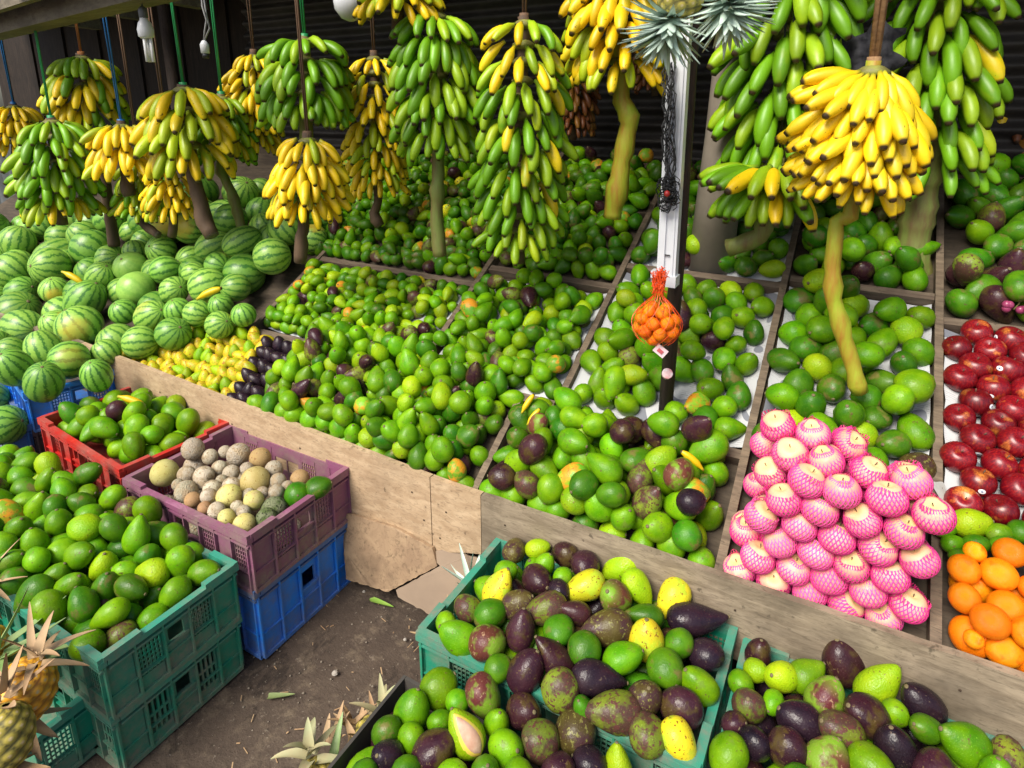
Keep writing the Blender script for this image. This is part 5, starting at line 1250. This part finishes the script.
# ------------------------------------------------------------ loose boards, leaves, stones, odds and ends
def slab(poly, nm, lab, cat, mat, th=.012):
    """poly: 3D points of a leaning sheet"""
    P0_ = [Vector(p) for p in poly]; P = []; rs = random.Random(len(lab))
    for i in range(len(P0_)):
        a, b2 = P0_[i], P0_[(i + 1) % len(P0_)]; m_ = max(1, int((b2 - a).length / .012))
        for q in range(m_): P.append(a.lerp(b2, q / m_) + (b2 - a).normalized().cross(Vector((0, -.3, .95))) * rs.uniform(-.0025, .0025) * (q > 0))
    nrm = (P0_[1] - P0_[0]).cross(P0_[3] - P0_[0]).normalized(); c = sum(P, Vector()) / len(P)
    if nrm.dot(Vector(OR) - c) < 0: nrm = -nrm
    n = len(P); g = MB(); v = [p - c for p in P] + [p - c - nrm * th for p in P]
    g.add(v, [tuple(range(n)), tuple(range(2 * n - 1, n - 1, -1))] + [(i, i + n, (i + 1) % n + n, (i + 1) % n) for i in range(n)])
    o = g.build(nm, mat, label=lab, cat=cat); o.location = c
def lean(px, py, z0, y0, z1, y1):
    """point of a plane that leans from (y0, z0) on the ground to (y1, z1) at the board"""
    a = np.array([0, y0, z0]); n_ = np.array([0, -(z1 - z0), (y1 - y0)]); d = ray(px, py); return OR + d * (n_ @ (a - OR)) / (n_ @ d)
slab([lean(x, y, .0, 1.29, .27, 1.345) for x, y in ((341, 514), (352, 514), (395, 528), (432, 548), (437, 566), (388, 592), (346, 579))], 'leaning_board', 'tan plywood piece with a torn edge leaning beside the blue crate', 'board', M_card)
slab([lean(x, y, .0, 1.20, .22, 1.335) for x, y in ((430, 552), (448, 548), (490, 562), (480, 590), (470, 612), (450, 625), (398, 597), (396, 590), (440, 566))], 'leaning_board', 'brown torn board on the ground next to the teal crate', 'board', simple('brown_board', (.26, .19, .13), .8, (.20, .145, .10), 5, .2))
g = MB(); leaf(g, (0, 0, .0), (1, .1, .02), .085, .011, .05); leaf(g, (0, 0, 0), (-1, .0, .02), .01, .008, .05); o = g.build('fallen_leaf', simple('leaf_green', (.20, .38, .05), .5, (.28, .42, .08), 30), smooth=True, label='fresh green leaf on the dirt below the leaning boards', cat='leaf'); o.location = onz(372, 600, .006)
g = MB(); leaf(g, (0, 0, .0), (.8, .5, .03), .075, .010, .1); o = g.build('fallen_leaf', simple('leaf_dull', (.22, .28, .10), .6, (.16, .20, .08), 30), smooth=True, label='dull green leaf lying in the middle of the dirt', cat='leaf'); o.location = onz(268, 697, .006)
rs = random.Random(12); g = MB()
for k in range(260):
    px, py = rs.uniform(150, 500), rs.uniform(585, 800); P = onz(px, py, .0)
    if P[0] < -1.36 and P[1] < .95 or P[0] > -.86: continue
    r = rs.choice([.0012, .0018, .0025, .0035]); 
    g.lathe([(r * .5, 0), (r, r * .3), (r * .8, r * .8), (r * .2, r)], 5, M=Matrix.Translation(Vector(P) + Vector((0, 0, -.004))))
g.build('gravel', simple('pebble', (.28, .24, .19), .9, (.14, .11, .08), 60), label='scattered grit and crumbs on the trodden earth', cat='gravel', kind='stuff')
for k, (px, py, s_) in enumerate(((335, 674, .010), (364, 592, .006), (362, 704, .005), (405, 640, .006))):
    g = MB(); g.lathe([(s_ * .6, 0), (s_, s_ * .3), (s_ * .7, s_ * .8), (s_ * .2, s_)], 7); o = g.build('pale_stone', simple('stone_pale%d' % k, (.42, .38, .33), .9), label=['largest pale chip in the middle of the dirt', 'pale chip just left of the fresh green leaf', 'tiny pale chip near the bottom of the dirt', 'tiny pale chip right of the dirt middle'][k], cat='stone'); o.location = onz(px, py, .0)
g = MB(); rs = random.Random(77)
for k in range(90):
    px, py = rs.uniform(150, 480), rs.uniform(585, 790); P = onz(px, py, .0)
    if (P[0] < -1.36 and P[1] < .95) or P[0] > -.86: continue
    a = rs.uniform(0, 6.3); L_ = rs.uniform(.006, .03); g.bar(tuple(P), tuple(P + np.array([math.cos(a) * L_, math.sin(a) * L_, rs.uniform(0, .003)])), rs.uniform(.0008, .003), .0012)
g.build('straw_litter', M_leafd, label='short bits of straw and dry leaf trodden into the dirt', cat='litter', kind='stuff')
# grapes at the right edge
P = np.array(onh(1015, 303, lambda x, y: PL(y) + .06)); t = empty('grape_cluster', P, 'purple-pink grapes at the right edge on the shaded avocados', 'grapes')
me_g = globe(simple('grape_skin', (.32, .05, .12), .3, (.22, .03, .09), 3), 0, 1.05, False, 12, 8, nm='grape')
rs = random.Random(4)
for k in range(16):
    o = link('grape', me_g, t, Vector((rs.uniform(-.035, .05), rs.uniform(-.02, .03), rs.uniform(-.03, .035)))); o.scale = (.012,) * 3
g = MB(); g.tube([(.01, 0, .05), (.01, 0, 0), (0, 0, -.02)], .002, 5); g.build('grape_stem', M_stalk, t)
# white rag and torn paper on the dividers
g = MB(); rs = random.Random(8); v = []
for j in range(7):
    for i in range(4): v.append((.02 * (i - 1.5) * (1 - .06 * j) + rs.uniform(-.004, .004), -.01 - j * .016 + rs.uniform(-.003, .003), -.004 - j * .010 + rs.uniform(0, .014)))
g.add(v, [(j * 4 + i, j * 4 + i + 1, (j + 1) * 4 + i + 1, (j + 1) * 4 + i) for j in range(6) for i in range(3)])
o = g.build('paper_scrap', simple('scrap_white', (.55, .54, .50), .8), smooth=True, label='torn white paper scrap on the divider beside the cut stalk', cat='paper'); P = onh(938, 275, lambda x, y: PL(y) + .03); o.location = P
o = link('paper_scrap', o.data, None, onh(935, 480, lambda x, y: PL(y) + .02), 'torn newsprint edge sticking out left of the red apples', 'paper'); o.scale = (.7, .6, .6); o.rotation_euler = (.2, .3, .8)
